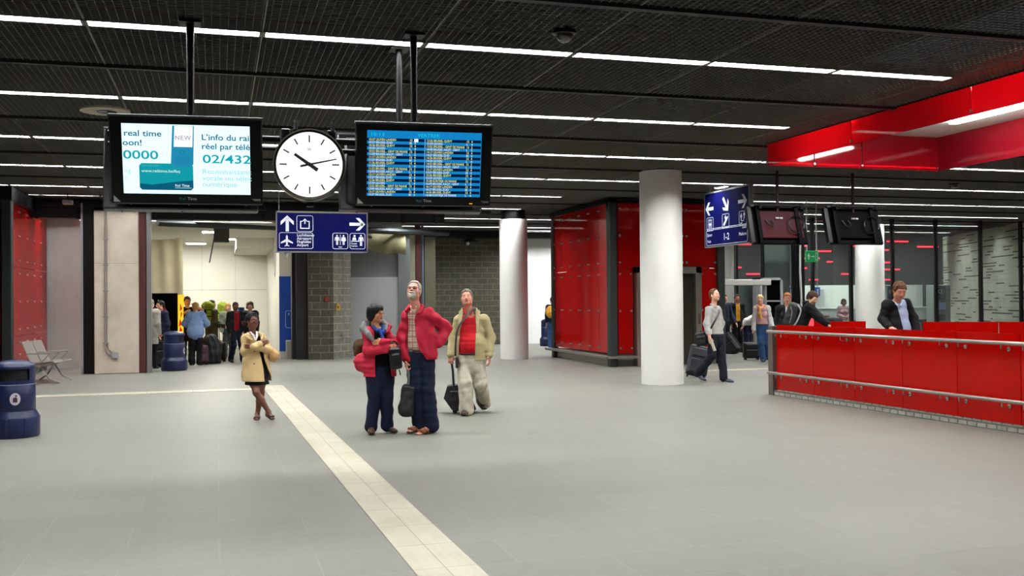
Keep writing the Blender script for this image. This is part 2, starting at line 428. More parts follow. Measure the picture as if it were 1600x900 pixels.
# ------------------------------------------------------------------ tube lights
M_tube = glow('tube_white', (0.97, .985, 1.0), TUBE)
M_house = mat('fixture_grey', '#77776f', .5)
hb = MB()                                            # channel with baffles, lamp at its top
for sx in (-1, 1):
    hb.box((-.745, sx*.084-.004, -.012), (.745, sx*.084+.004, .075))
    hb.box((sx*.741-.004, -.08, -.012), (sx*.741+.004, .08, .075))
    hb.box((sx*.735-.012, -.08, -.014), (sx*.735+.012, .08, -.004), mi=1)
hb.box((-.745, -.08, .07), (.745, .08, .09))
proto = None; segs = {}
def row_span(i):
    yy = ROW0+DR*i
    if CY0-.2 < yy < CY1: return [(-8.6, CX0), (CX1+.1, 20)]
    if i == 5: return [(-2.6, 24.9)]
    if i == 6: return [(5.2, 26.3)]
    if i >= 7: return [(5.6 if i == 7 else 17.4, 27.6)]
    return [(-8.6, 23.6)]
for i in range(-1, 9):
    yy = ROW0+DR*i; spans = row_span(i); x = -8.6; row = []
    while x < 28:
        x0, x1 = x, x+1.5
        if any(x0 >= a-.8 and x1 <= b+.3 for a, b in spans) and not (22.2 < yy < 27 and x1 > 8.9 and x0 < 12.3): row.append((x0+x1)/2)
        x += 1.5
    segs[i] = row
for i, row in segs.items():
    yy = ROW0+DR*i; k = 0
    for xc in row:
        p = [project((xc+d, yy, HC)) for d in (-.6, .6)]
        seen = any(q and -10 < q[0] < 1610 and 0 < q[1] < 900 for q in p)
        if not seen and (i >= 0 or abs(xc-2) > 8): 
            if not (i >= 0 and (-4 < xc < 14)): continue
        if seen: k += 1; lab = f'white tube light in the {ORD[i+1]} ceiling row from the front, {ORD[min(k,20)]} from the left'
        else: lab = f'white tube light out of the frame, above the viewer'
        if proto is None:
            proto = thing('tube_light', lab, 'ceiling light', (xc, yy, HC))
            hb.build('housing', [mat('baffle_grey', '#6a6a66', .5), M_house], proto); MB().box((-.736, -.072, .036), (.736, .072, .046)).build('tube', M_tube, proto); o = proto
        else: o = copy_tree(proto); o.location = (xc, yy, HC)
        tag(o, lab, 'ceiling light', 'rows of ceiling tube lights' if seen else 'tube lights above the viewer')

for xc, yy, lab in ((-3.3, 25.85, 'white tube light over the grey wall at far left'), (11.0, 34.1, 'white tube light along the pale wall behind the red elevator shaft, left of two'), (12.6, 34.1, 'white tube light along the pale wall behind the red elevator shaft, right of two'), (11.0, 33.6, 'added white tube light brightening the pale wall behind the red shaft, left of the inner pair'), (12.6, 33.6, 'added white tube light brightening the pale wall behind the red shaft, right of the inner pair'), (-3.3, 24.2, 'white tube light in front of the concrete pillar, left of two'), (-1.78, 24.2, 'white tube light in front of the concrete pillar, right of two')):  # the inner pair at the pale wall is added only to brighten it
    o = copy_tree(proto); o.location = (xc, yy, HC-.02); tag(o, lab, 'ceiling light', 'tube lights close to the rear walls')

# ------------------------------------------------------------------ left side: red glass box, grey wall, pillars
M_spid = mat('fixing_disc', '#b9b4a8', .3, .9)
def glass_panels(parent, face, axis, const, rng, zs, mat_, out, joint=.012, discs=True):
    """glass panels on a vertical plane; face 'x' -> plane x=const, runs along y; out = outward sign"""
    (n0, n1, n), = (rng,)
    for k in range(n):
        a = n0+(n1-n0)*k/n+joint/2; b = n0+(n1-n0)*(k+1)/n-joint/2
        for z0, z1 in zs:
            g = MB()
            if face == 'x': g.box((const-.008, a, z0+joint/2), (const+.008, b, z1-joint/2))
            else: g.box((a, const-.008, z0+joint/2), (b, const+.008, z1-joint/2))
            if discs:
                for zz in np.linspace(z0+.14, z1-.14, 3):
                    for q in (a+.05, b-.05):
                        if face == 'x': g.cyl((const+out*.006, q, zz), (const+out*.03, q, zz), .022, 10, mi=1)
                        else: g.cyl((q, const+out*.006, zz), (q, const+out*.03, zz), .026, 10, mi=1)
            g.build('glass_panel', [mat_, M_spid], parent)
e = thing('glass_enclosure', 'red glass shaft with dark steel corner post at the far left edge', 'glass shaft', (-4.1, 22.4, 0))
def sub(parent, mb, name, m, smooth=False):
    """mesh given in world coordinates, stored relative to its parent's location"""
    L = np.array(parent.location); mb.v = [tuple(np.array(p)-L) for p in mb.v]
    return mb.build(name, m, parent, smooth=smooth)
def bx(parent, name, m, lo, hi, bev=0., smooth=False): return sub(parent, MB().box(lo, hi, bev=bev), name, m, smooth)
def world_parts(fn, parent, *a, **k):
    """run a builder whose meshes are in world coordinates under an unmoved empty"""
    loc = tuple(parent.location); before = set(parent.children)
    fn(parent, *a, **k)
    for c in parent.children:
        if c not in before: c.location = (-loc[0], -loc[1], -loc[2])
world_parts(glass_panels, e, 'x', 'x', -4.1, (22.6, 27.1, 5), ((.15, .95), (.95, 2.42), (2.42, 3.75)), M_redwall, 1)
world_parts(glass_panels, e, 'y', 'y', 22.4, (-6.9, -4.25, 3), ((.15, 2.42), (2.42, 3.75)), M_redwall, -1)
bx(e, 'corner_post', M_steel, (-4.22, 22.3, 0), (-4.02, 22.5, 3.95), .02)
bx(e, 'plinth', M_steel, (-6.9, 22.42, 0), (-4.1, 22.6, .15)); bx(e, 'side_plinth', M_steel, (-4.2, 22.6, 0), (-4.1, 27.1, .15))
bx(e, 'backing', mat('red_lining', '#5a0a08', .7), (-6.9, 22.75, .1), (-4.35, 27.05, 3.75))
bx(e, 'top_frame', M_black, (-7, 22.2, 3.75), (-4.0, 27.1, 4.02))

M_gw = mat('grey_panel', '#c6c4c0', .5, var=.05, vs=3)
struct('wall_left', MB().box((-4.4, 27.2, 0), (-2.9, 27.35, 3.95)).box((-3.9, 27.19, 0), (-3.895, 27.2, 3.95)), M_gw)
struct('trim_2', MB().box((-2.99, 24.85, 0), (-2.76, 25.15, 3.95)), M_black)
struct('trim_3', MB().box((-3.03, 24.83, 0), (-2.985, 25.0, 3.95)), M_grey)
M_conc = mat('raw_concrete', '#c4b9a8', .85, var=.14, vs=2.2, bump=.25, bs=30)
cp = tag(MB().box((-2.735, 24.7, 0), (-1.77, 25.6, 3.78), bev=.015).box((-2.73, 24.698, 2.55), (-1.775, 24.70, 2.556), mi=1).build('pillar', [M_conc, mat('joint_dark', '#857b6e', .9)]), kind='structure')
cd_ = thing('conduit', 'thin grey cable conduit with junction box on the concrete pillar', 'cable conduit', (-2.52, 24.68, .3))
sub(cd_, MB().tube([(-2.5, 24.675, 3.75), (-2.5, 24.675, .62), (-2.46, 24.675, .5), (-2.36, 24.675, .42)], .014, 8).tube([(-2.46, 24.675, 3.75), (-2.46, 24.675, .66), (-2.42, 24.675, .56), (-2.34, 24.675, .5)], .012, 8), 'pipe', mat('conduit_grey', '#8d867a', .5), 1)
for zz in (.7, 1.3, 1.9, 2.5, 3.1): bx(cd_, 'clip', M_grey, (-2.54, 24.655, zz), (-2.42, 24.698, zz+.03))
bx(cd_, 'junction_box', M_grey, (-2.36, 24.64, .36), (-2.22, 24.698, .5), .01)
struct('trim_4', MB().box((-1.765, 24.72, 0), (-1.62, 24.95, 3.95)).box((-1.62, 24.8, 0), (-1.60, 25.1, 3.95)), mat('oxide_red', '#4a1a16', .6, var=.1))
struct('trim_5', MB().box((-1.6, 24.72, 0), (-1.50, 25.0, 3.95)), mat('steel_flange', '#7a7b79', .5, .3))
bm_ = MB().box((-9, 25.05, 3.62), (5.6, 25.5, 4.06))
for k in range(12):
    xx = -4+k*.85; bm_.box((xx, 24.98, 3.6), (xx+.05, 25.03, 4.05))
bm_.box((-4.2, 24.9, 3.86), (6.8, 24.98, 3.94))
struct('beam_1', bm_, mat('beam_black', '#121413', .5, .2))
struct('beam_2', MB().tube([(-1.4, 25.6, 3.58), (6.9, 30.4, 3.72)], .09, 8).tube([(.8, 25.4, 3.72), (4.2, 28.4, 3.45)], .05, 6), mat('truss_grey', '#2a2f30', .5, .3))
struct('wall_far_left', MB().box((-14, 29.2, 0), (-4.4, 29.35, 4)), M_dark)

# ------------------------------------------------------------------ lit passage
M_pw = mat('passage_white', '#f1efe4', .6, var=.03, vs=1.5)
struct('wall_passage_back', MB().box((-3.2, 37, 0), (1.72, 37.15, 3.7)).box((-3, 36.995, 2.06), (1.7, 37, 2.07), mi=1).box((-.55, 36.995, 2.0), (-.545, 37, 3.7), mi=1).box((.6, 36.995, 0), (.605, 37, 3.7), mi=1), [M_pw, M_grey])
struct('wall_passage_right', MB().box((1.70, 29.6, 0), (1.85, 37.2, 3.7)), M_pw)
struct('wall_passage_front', MB().box((1.70, 29.45, 0), (2.12, 29.6, 3.7)), M_pw)
struct('wall_passage_left', MB().box((-3.2, 28.6, 0), (-3.05, 37.2, 3.7)), M_pw)
struct('ceiling_passage', MB().box((-3.2, 26.0, 3.64), (2.0, 37.2, 3.74)), M_pw)
struct('trim_6', MB().box((.55, 32.2, 3.3), (1.69, 36.98, 3.64)), M_pw)
M_pl = glow('passage_lamp', (1, .975, .88), 88)
for k, (lx, ly, lb) in enumerate(((-.1, 29.2, 'front'), (.2, 32.5, 'middle'), (-.7, 35.0, 'rear'))):
    t = thing('light_panel', f'bright square ceiling lamp in the white passage, {lb} of three', 'ceiling light', (lx, ly, 3.63), group='lamps in the white passage')
    sub(t, MB().box((lx-.34, ly-.34, 3.60), (lx+.34, ly+.34, 3.64)), 'frame', M_white)
    sub(t, MB().box((lx-.3, ly-.3, 3.592), (lx+.3, ly+.3, 3.602)), 'diffuser', M_pl)
M_tarp = mat('beige_sheet', '#b6ad92', .75, var=.08, vs=2)
cur = MB(); nx, nz = 40, 24
for j in range(nz+1):
    for i in range(nx+1):
        u, w = i/nx, j/nz
        cur.v.append((-2.5+1.52*u, 30.62+.035*sin(u*23+w*2)*(.4+.6*w)+.03*sin(u*9+1.3)+.02*sin(w*7+u*5), .02+3.5*w-.06*sin(u*pi)))
for j in range(nz):
    for i in range(nx):
        a = j*(nx+1)+i; cur.f.append((a, a+1, a+nx+2, a+nx+1)); cur.m.append(0)
n = len(cur.v); cur.v += [(a, b+.012, c) for a, b, c in cur.v]
cur.f += [tuple(i+n for i in f)[::-1] for f in list(cur.f)]; cur.m = [0]*len(cur.f)
tag(cur.build('dust_sheet', M_tarp, smooth=2), 'tall beige sheet hanging at the left of the white passage', 'sheet')
# drinks machine
t = thing('vending_machine', 'tall black advertising cabinet with a lit yellow and red side in the passage', 'vending machine', (-1.5, 27.9, 0))
bx(t, 'cabinet', M_blk2, (-1.95, 27.6, 0), (-1.02, 28.3, 1.88), .015)
bx(t, 'lit_panel', glow('advert_yellow', '#ffd23a', 1.1), (-1.01, 27.48, .12), (-.88, 28.2, 1.84))
g = MB()
random.seed(4)
for k in range(7): g.flat([(-1.0+.0+random.uniform(0, .05), .2+k*.2), (-.9, .25+k*.2+random.uniform(0, .1)), (-.94+random.uniform(-.03, .02), .42+k*.2)], 27.479, .003)
sub(t, g, 'lit_artwork', glow('advert_red', '#e02818', .9))
g = MB()
for k in range(46):
    a = random.uniform(0, 1); xx = -1.55+.36*a+random.gauss(0, .05); zz = 1.56-.75*a*a+random.gauss(0, .07)
    g.disc(xx, zz, random.uniform(.005, .016), 27.499, .002, 6)
sub(t, g, 'white_splash', M_white)
sub(t, MB().disc(-1.42, 1.42, .13, 27.498, .003, 14, rz=.09).flat([(-1.55, 1.3), (-1.3, 1.34), (-1.32, 1.52), (-1.5, 1.5)], 27.498, .004), 'red_emblem', mat('advert_red_matte', '#b31a22', .5))
# speaker box, hanging bar
t = thing('speaker_box', 'small black box hanging from the ceiling of the white passage', 'speaker', (.08, 27.2, 3.45))
bx(t, 'casing', mat('speaker_dark', '#35352f', .6), (-.1, 27.05, 3.2), (.29, 27.3, 3.58), .02)
bx(t, 'hanger', M_black, (-.05, 27.15, 3.56), (-.02, 27.2, 3.7)); bx(t, 'hanger', M_black, (.2, 27.15, 3.56), (.23, 27.2, 3.7))
tag(MB().tube([(-.05, 28.6, 3.64), (-.22, 28.6, 2.72)], .018, 6).build('hanging_bar', mat('bar_dark', '#3a4046', .5)), 'thin dark bar hanging askew in the white passage', 'bar')
t = thing('information_panel', 'tall blue panel with a white outlined symbol beside the passage', 'sign', (1.86, 29.42, 0))
bx(t, 'board', mat('panel_blue', '#1150c0', .4), (1.69, 29.405, .2), (2.04, 29.45, 2.36))
sub(t, MB().ring(1.98, 1.12, .24, .5, .05, .012, 29.399).box((1.94, 29.396, 1.24), (1.97, 29.399, 1.3)), 'symbol', M_letter)
tag(MB().box((1.86, 28.95, 0), (2.0, 29.38, .52), bev=.01).build('utility_box', mat('pale_grey', '#a5a49c', .6)), 'low pale grey box at the foot of the blue panel', 'box')
tag(MB().tube([(1.66, 30.6, 3.3), (1.67, 30.7, 2.9), (1.66, 30.9, 2.55), (1.67, 31.3, 2.4), (1.68, 31.6, 2.5)], .009, 6).build('loose_cable', M_grey), 'thin loose cable on the right wall of the passage', 'cable')

# ------------------------------------------------------------------ block pillar, grey panel, posts, block wall
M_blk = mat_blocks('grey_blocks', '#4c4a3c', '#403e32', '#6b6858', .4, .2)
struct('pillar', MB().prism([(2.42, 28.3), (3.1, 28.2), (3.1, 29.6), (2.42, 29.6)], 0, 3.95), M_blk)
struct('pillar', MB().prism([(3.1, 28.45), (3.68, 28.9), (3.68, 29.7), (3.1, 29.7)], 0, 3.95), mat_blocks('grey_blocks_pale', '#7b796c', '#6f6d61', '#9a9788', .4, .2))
struct('trim_7', MB().box((2.1, 28.5, 0), (2.42, 28.9, 3.7)).box((2.0, 28.7, 0), (2.1, 28.9, 3.7)), mat('brown_black', '#171210', .6))
tag(MB().box((2.02, 29.1, 0), (2.16, 29.42, 3.6)).build('pillar', mat('grey_edge', '#8d8a80', .8, var=.1)), kind='structure')
t = thing('fire_alarm', 'small yellow call point box on the block pillar', 'alarm box', (3.24, 28.5, 1.45))
bx(t, 'box', mat('alarm_yellow', '#c49a3a', .5), (3.2, 28.42, 1.36), (3.31, 28.52, 1.56), .01); bx(t, 'button', mat('alarm_dark', '#5a3d10', .5), (3.235, 28.41, 1.43), (3.275, 28.425, 1.49))
tag(MB().box((2.86, 28.17, 1.62), (2.98, 28.22, 1.76), bev=.008).build('alarm_box', mat('alarm_red', '#7a1712', .5)), 'small dark red box on the block pillar left of the yellow one', 'alarm box')
tag(MB().tube([(3.45, 28.655, 3.9), (3.45, 28.655, .75)], .012, 6).box((3.41, 28.6, .66), (3.49, 28.67, .75)).build('conduit', M_grey), 'thin grey conduit down the right face of the block pillar', 'cable conduit')
struct('wall_grey', MB().box((3.66, 29.8, 2.34), (5.35, 29.95, 3.95)), mat('grey_panel_dark', '#77797b', .5))
struct('wall_grey_low', MB().box((3.66, 29.74, 0), (5.2, 29.8, 2.34)).box((3.66, 29.72, 0), (5.2, 29.74, .04), mi=1), [mat('grey_panel_light', '#aeb0b1', .45), M_grey])
struct('trim_8', MB().box((5.2, 29.7, 0), (5.56, 30.0, 3.8)), mat('steel_grey', '#6d7272', .5, .2))
struct('pillar', MB().box((5.58, 30.3, 0), (5.84, 30.7, 3.8)), mat('pale_concrete', '#8f8c76', .85, var=.12, vs=3))
struct('trim_9', MB().box((5.86, 30.3, 0), (6.02, 30.5, 3.95)), mat('oxide_red', '#4a1a16', .6))
struct('trim_10', MB().cyl((6.08, 30.35, 0), (6.08, 30.35, 3.95), .04, 10), mat('pipe_blue_grey', '#5d6a7a', .4), smooth=1)
struct('pillar', MB().box((6.16, 30.4, 0), (6.5, 30.8, 3.6)), mat('olive_concrete', '#5d5b48', .85, var=.12, vs=3))
tp = MB(); nx, nz = 20, 10
for j in range(nz+1):
    for i in range(nx+1):
        u, w = i/nx, j/nz
        tp.v.append((3.9+1.5*u, 29.55-.1*sin(w*pi)+.04*sin(u*14+w*4), 3.66-(.45+.25*u)*w+.05*sin(u*9)*w))
for j in range(nz):
    for i in range(nx): a = j*(nx+1)+i; tp.f.append((a, a+nx+1, a+nx+2, a+1)); tp.m.append(0)
n = len(tp.v); tp.v += [(a, b+.012, c) for a, b, c in tp.v]; tp.f += [tuple(i+n for i in f)[::-1] for f in list(tp.f)]; tp.m = [0]*len(tp.f)
tag(tp.build('tarpaulin', mat('olive_sheet', '#8f8a66', .6), smooth=2), 'olive sheet draped under the ceiling above the grey panel wall', 'sheet')
struct('wall_blocks', MB().box((6.3, 35, 0), (10.12, 35.2, 4.05)), M_blk)
struct('wall_back', MB().box((10.12, 34.9, 0), (14.4, 35.1, 3.85)), mat('white_wall', '#eff0eb', .6))
struct('trim_11', MB().box((6.2, 34.4, 3.85), (14.5, 34.6, 4.08)), M_black)
t = thing('wall_lamp', 'small lamp fixed high on the grey block wall', 'wall lamp', (8.6, 34.9, 3.7)); bx(t, 'bracket', M_black, (8.55, 34.8, 3.72), (8.95, 35.0, 3.78)); sub(t, MB().ball((8.62, 34.78, 3.66), .07, 10), 'bulb', M_white, 1)
struct('wall_behind', MB().box((14.4, 35.2, 0), (17.4, 35.4, 4.0)), mat('white_wall', '#eff0eb', .6))

# ------------------------------------------------------------------ round columns
M_col = mat('column_white', '#e0dfd8', .65, var=.02, vs=4)
def column(x, y, r, top):
    o = MB().lathe([(r, 0), (r, top)], 64, (0, 0, 0)).lathe([(r-.05, top), (r-.05, HC+.3)], 48, mi=1)
    return tag(o.build('column', [M_col, M_black], loc=(x, y, 0), smooth=1), kind='structure')
column(8.18, 17.55, .405, HC-.02)
column(7.84, 26.38, .387, 3.84)
column(19.35, 26.42, .43, 3.84)
column(15.45, 28.6, .40, 3.95)

# ------------------------------------------------------------------ elevator shaft
e = thing('elevator_shaft', 'red glass elevator shaft with steel corner posts behind the big white column', 'elevator', (10.5, 24.4, 0))
world_parts(glass_panels, e, 'x', 'x', 9.1, (22.45, 26.6, 6), ((.3, 2.37), (2.37, 3.95)), M_redwall, -1)
world_parts(glass_panels, e, 'y', 'y', 22.3, (9.24, 11.9, 3), ((2.37, 3.95),), M_redwall, -1)
world_parts(glass_panels, e, 'y', 'y', 22.3, (9.24, 9.64, 1), ((.3, 2.37),), M_redwall, -1)
world_parts(glass_panels, e, 'y', 'y', 22.3, (11.42, 11.9, 1), ((.3, 2.37),), M_redwall, -1)
for nm, xx in (('corner_post', 9.1), ('corner_post', 11.98)): bx(e, nm, M_steel, (xx-.1, 22.2, 0), (xx+.1, 22.42, 4.05), .02)
bx(e, 'corner_post', M_steel, (9.05, 26.55, 0), (9.2, 26.75, 4.05), .02)
bx(e, 'base', mat('base_grey', '#7f7d72', .6), (9.16, 22.36, 0), (11.9, 26.6, .26))
bx(e, 'lining', mat('red_lining', '#5a0a08', .7), (9.4, 22.75, .26), (11.7, 26.4, 4.0))
bx(e, 'kick_rail', M_stain, (8.9, 22.08, .2), (9.68, 22.28, .26), .01); bx(e, 'kick_rail', M_stain, (8.9, 22.1, .2), (9.06, 26.9, .26), .01)
bx(e, 'door_frame', M_stain, (9.66, 22.1, 0), (9.82, 22.4, 2.4), .008); bx(e, 'door_frame', M_stain, (11.22, 22.1, 0), (11.38, 22.4, 2.4), .008); bx(e, 'door_head', M_stain, (9.66, 22.1, 2.24), (11.38, 22.4, 2.4), .008)
d = bx(e, 'door', mat('door_dark', '#3a3830', .25, .4), (9.82, 22.24, .02), (10.51, 22.28, 2.24)); d = bx(e, 'door', mat('door_dark', '#3a3830', .25, .4), (10.53, 22.24, .02), (11.22, 22.28, 2.24))
bx(e, 'call_buttons', M_chrome, (11.27, 22.085, 1.0), (11.33, 22.1, 1.25))
bx(e, 'top_frame', M_black, (9.0, 22.2, 3.95), (12.1, 26.7, 4.04))

# ------------------------------------------------------------------ shop glass wall and interior
w = tag(MB().box((15.0, 26.95, 0), (25.7, 27.05, .08)).build('window_1', M_black), kind='structure')
xs = [15.05, 15.95, 17.02, 17.7, 19.08, 20.62, 22.27, 24.02, 25.65]
for a, b in zip(xs[:-1], xs[1:]): MB().box((a+.03, 26.99, .08), (b-.03, 27.005, 4.0)).build('pane', M_pane, w)
for a in xs: MB().box((a-.035, 26.93, 0), (a+.035, 27.07, HC+.02)).build('mullion', M_black, w)
MB().box((17.04, 26.9, 0), (17.36, 27.1, 3.4)).build('wide_mullion', M_black, w)
tag(MB().tube([(17.18, 26.85, 3.4), (17.16, 26.84, 2.4), (17.2, 26.84, 1.5), (17.12, 26.84, .1)], .035, 8).build('drain_pipe', mat('pipe_pale', '#9fa19a', .5), smooth=1), 'pale pipe running down the wide black post of the glass wall', 'pipe')
fa = MB().box((15.2, 34, 2.08), (28.4, 34.2, 4.06))
struct('wall_fascia', fa, mat('fascia_dark', '#2b2b2e', .25, coat=.3))
random.seed(11); M_rl = glow('red_lamp', (1, .03, .06), 4.0)
for k, zz in enumerate([2.3, 2.48, 2.72, 2.95, 3.15, 3.4, 3.6, 3.82]):
    xx = 16.3+random.uniform(0, 2.2)
    while xx < 27.6:
        ww = random.choice([.25, .4, .7, 1.0]); z_ = zz+random.uniform(-.05, .05)
        t = MB().box((xx, 33.93, z_), (xx+ww, 34.0, z_+.06), bev=.01).build('strip_lamp', M_rl)
        tag(t, 'red glowing strip lamp on the dark fascia inside the glazed shop', 'lamp', 'red strip lamps in the shop'); xx += ww+random.uniform(1.6, 4.2)
struct('wall_shop_back', MB().box((15.2, 36, 0), (29, 36.2, 4.0)), mat('shop_white', '#e0e4e2', .5))
M_ct = mat('counter_white', '#e2e4e2', .4)
t = thing('ticket_counter', 'long white ticket counter on a dark red base inside the glazed shop', 'counter', (24.5, 32.8, 0))
bx(t, 'front', M_ct, (18.4, 32.6, .72), (26.9, 33.2, 1.16), .01); bx(t, 'base', mat('counter_red', '#4a0d0c', .5), (18.5, 32.7, 0), (26.8, 33.15, .72)); bx(t, 'top', M_ct, (18.35, 32.5, 1.16), (26.95, 33.3, 1.2), .01)
for k in range(3): bx(t, 'screen_divider', M_ct, (19.5+2.6*k, 33.0, 1.2), (19.56+2.6*k, 33.9, 1.9))
t = thing('red_counter', 'low red counter behind the glass wall, left of the long white counter', 'counter', (18.6, 29.3, 0))
bx(t, 'body', mat('counter_bright_red', '#b01218', .4, coat=.3), (17.9, 28.9, 0), (19.5, 29.6, .95), .02); bx(t, 'top', mat('counter_bright_red', '#b01218'), (17.85, 28.85, .95), (19.55, 29.65, 1.0), .01)
for k, (px_, lb) in enumerate((((18.75, 31.5), 'left'), ((19.75, 31.5), 'middle'), ((20.85, 31.5), 'right'))):
    t = thing('desk_sign', f'small blue sign with white figure above the ticket desks, {lb} of three', 'sign', (px_[0], px_[1], 1.8), group='blue desk signs')
    sub(t, MB().box((px_[0]-.1, 31.48, 1.66), (px_[0]+.1, 31.52, 1.98)), 'board', mat('desk_blue', '#1d5fc4', .5)); sub(t, MB().disc(px_[0], 1.88, .03, 31.479, .003, 10).flat([(px_[0]-.025, 1.7), (px_[0]+.025, 1.7), (px_[0]+.025, 1.84), (px_[0]-.025, 1.84)], 31.479, .003), 'figure', M_letter)
    sub(t, MB().box((px_[0]-.01, 31.49, 1.98), (px_[0]+.01, 31.51, 4.06)), 'rod', M_grey)
for k, (kx, lb) in enumerate(((21.6, 'behind the man in the dark suit'), (23.55, 'nearest the slotted stone wall'))):
    t = thing('ticket_machine', f'grey ticket machine with dark blue head {lb}', 'ticket machine', (kx, 28.4, 0), group='ticket machines behind the glass')
    sub(t, MB().box((kx-.3, 28.2, 0), (kx+.3, 28.7, 2.0), bev=.02), 'cabinet', mat('machine_grey', '#a7aba8', .45)); sub(t, MB().box((kx-.26, 28.17, 1.5), (kx+.06, 28.2, 1.97)), 'head_panel', mat('head_blue', '#16205c', .4))
    sub(t, MB().ring(kx-.1, 1.78, .24, .15, .074, .018, 28.169), 'emblem', M_letter); g = MB().text('B', .13, kx-.1, 1.735, 28.168, .02, 'CENTER'); sub(t, g, 'emblem_letter', M_letter)
    sub(t, MB().box((kx-.2, 28.17, 1.16), (kx+.08, 28.2, 1.4)), 'screen', mat('screen_blue', '#6b7fae', .3, emit=.3)); sub(t, MB().box((kx-.18, 28.17, .8), (kx+.04, 28.2, 1.0)), 'slot_panel', M_black)
sw = MB().prism([(24.6, 24.4), (29.0, 34.8), (29.2, 34.7), (24.8, 24.3)], 0, 4.06)
struct('wall_right', sw, mat_dashes())
# grey kiosk wall left of the glass
struct('wall_kiosk', MB().box((15.2, 27.25, 0), (17.05, 27.4, 2.2)).box((16.1, 27.25, 2.2), (17.05, 27.4, 4.0)), mat('kiosk_grey', '#c6cac7', .5))
t = thing('display_cabinet', 'black open display cabinet with a pale frame against the grey kiosk wall', 'cabinet', (16.0, 27.0, 0))
bx(t, 'carcass', M_blk2, (15.62, 26.5, .9), (16.25, 26.9, 2.15)); bx(t, 'frame', M_grey, (15.56, 26.46, .85), (15.62, 26.92, 2.22)); bx(t, 'frame', M_grey, (16.25, 26.46, .85), (16.32, 26.92, 2.22)); bx(t, 'frame', M_grey, (15.56, 26.46, 2.15), (16.32, 26.92, 2.22)); bx(t, 'shelf', M_grey, (15.62, 26.48, 1.5), (16.25, 26.5, 1.54)); bx(t, 'lower_cabinet', mat('kiosk_grey', '#c6cac7'), (15.56, 26.46, 0), (16.32, 26.92, .85))
t = thing('white_canopy', 'white box beam above the kiosk behind the elevator', 'beam', (14.4, 25.2, 2.1)); bx(t, 'beam', M_white, (13.3, 25.0, 1.98), (15.05, 25.5, 2.14), .01); bx(t, 'post', M_grey, (13.35, 25.2, 0), (13.42, 25.3, 1.98)); bx(t, 'post', M_grey, (14.95, 25.2, 0), (15.02, 25.3, 1.98))
# unseen lamp bars added behind the fascia to brighten the shop's back wall
M_sl = glow('shop_fill', (1, .97, .92), 60)
for k, (lx, ly) in enumerate(((18.5, 35.1), (21.5, 35.1), (24.5, 35.1), (27.0, 35.1))):
    tag(MB().box((lx-1, 34.2, 2.6), (lx+1, 34.36, 2.66), bev=.01).build('unseen_wash_lamp', M_sl), 'unseen white lamp bar added behind the dark fascia to brighten the shop back wall', 'lamp', 'added lamps behind the fascia')

# ------------------------------------------------------------------ red glass skirt round the ceiling opening
t = thing('glass_skirt', 'red glass skirt hanging around the ceiling opening at upper right', 'glass skirt', ((CX0+CX1)/2, 9.5, HC))
def skirt(parent):
    zs = (3.75, 4.32)
    ys = [CY0, 7.3, 9.6, 11.9, CY1]
    for xx in (CX0, CX1):
        for a, b in zip(ys[:-1], ys[1:]): MB().box((xx-.008, a+.006, zs[0]), (xx+.008, b-.006, zs[1])).build('glass_panel', M_redcan, parent)
    xs_ = [CX0, CX0+.85, CX0+1.75, CX1]
    for a, b in zip(xs_[:-1], xs_[1:]): MB().box((a+.012, CY1-.008, zs[0]), (b-.012, CY1+.008, zs[1])).build('glass_panel', M_redcan, parent)
    for xx in (CX0, CX1):
        for b in ys[1:-1]: MB().cyl((xx-.02, b, 3.8), (xx+.02, b, 3.8), .02, 10).build('fixing', M_spid, parent)
    for b in xs_: MB().cyl((b, CY1-.02, 3.8), (b, CY1+.02, 3.8), .02, 10).build('fixing', M_spid, parent)
    MB().box((CX0-.03, CY0, HC-.01), (CX0-.012, CY1+.05, HC+.06)).build('edge_trim', M_black, parent)
world_parts(skirt, t)
M_sof = mat('soffit_white', '#e6e6e0', .6)
struct('ceiling_opening', MB().box((CX0-.1, CY0-.1, 4.335), (CX1+.1, CY1+.1, 4.39)).box((CX0-.1, 7.9, 4.325), (CX1, 7.93, 4.335), mi=1).box((CX0-.1, 11.2, 4.325), (CX1, 11.23, 4.335), mi=1), [M_sof, M_black])
for k, (lx, ly, lb) in enumerate(((9.2, 12.6, 'far left'), (10.9, 12.0, 'far right'), (9.3, 9.0, 'near left'), (10.9, 8.4, 'near right'))):
    tag(MB().box((lx-.06, ly-.8, 4.29), (lx+.06, ly+.8, 4.335)).build('soffit_lamp', glow('soffit_white_lamp', (1, .96, .95), 75)), f'white lamp strip inside the red glass skirt, {lb} of four', 'ceiling light', 'lamps inside the red skirt')

t = thing('added_glow_box', 'added glowing box imitating the pink-red patch under the arm of the young man with the backpack', 'lamp', (11.62, 17.98, 0)); bx(t, 'stand', M_steel, (11.5, 17.85, 0), (11.74, 18.1, .8), .01); bx(t, 'lamp', glow('pink_glow', '#ff5560', 1.15), (11.5, 17.85, .8), (11.74, 18.1, 1.2), .03)  # stand and glowing top are added to imitate a bright pink-red patch
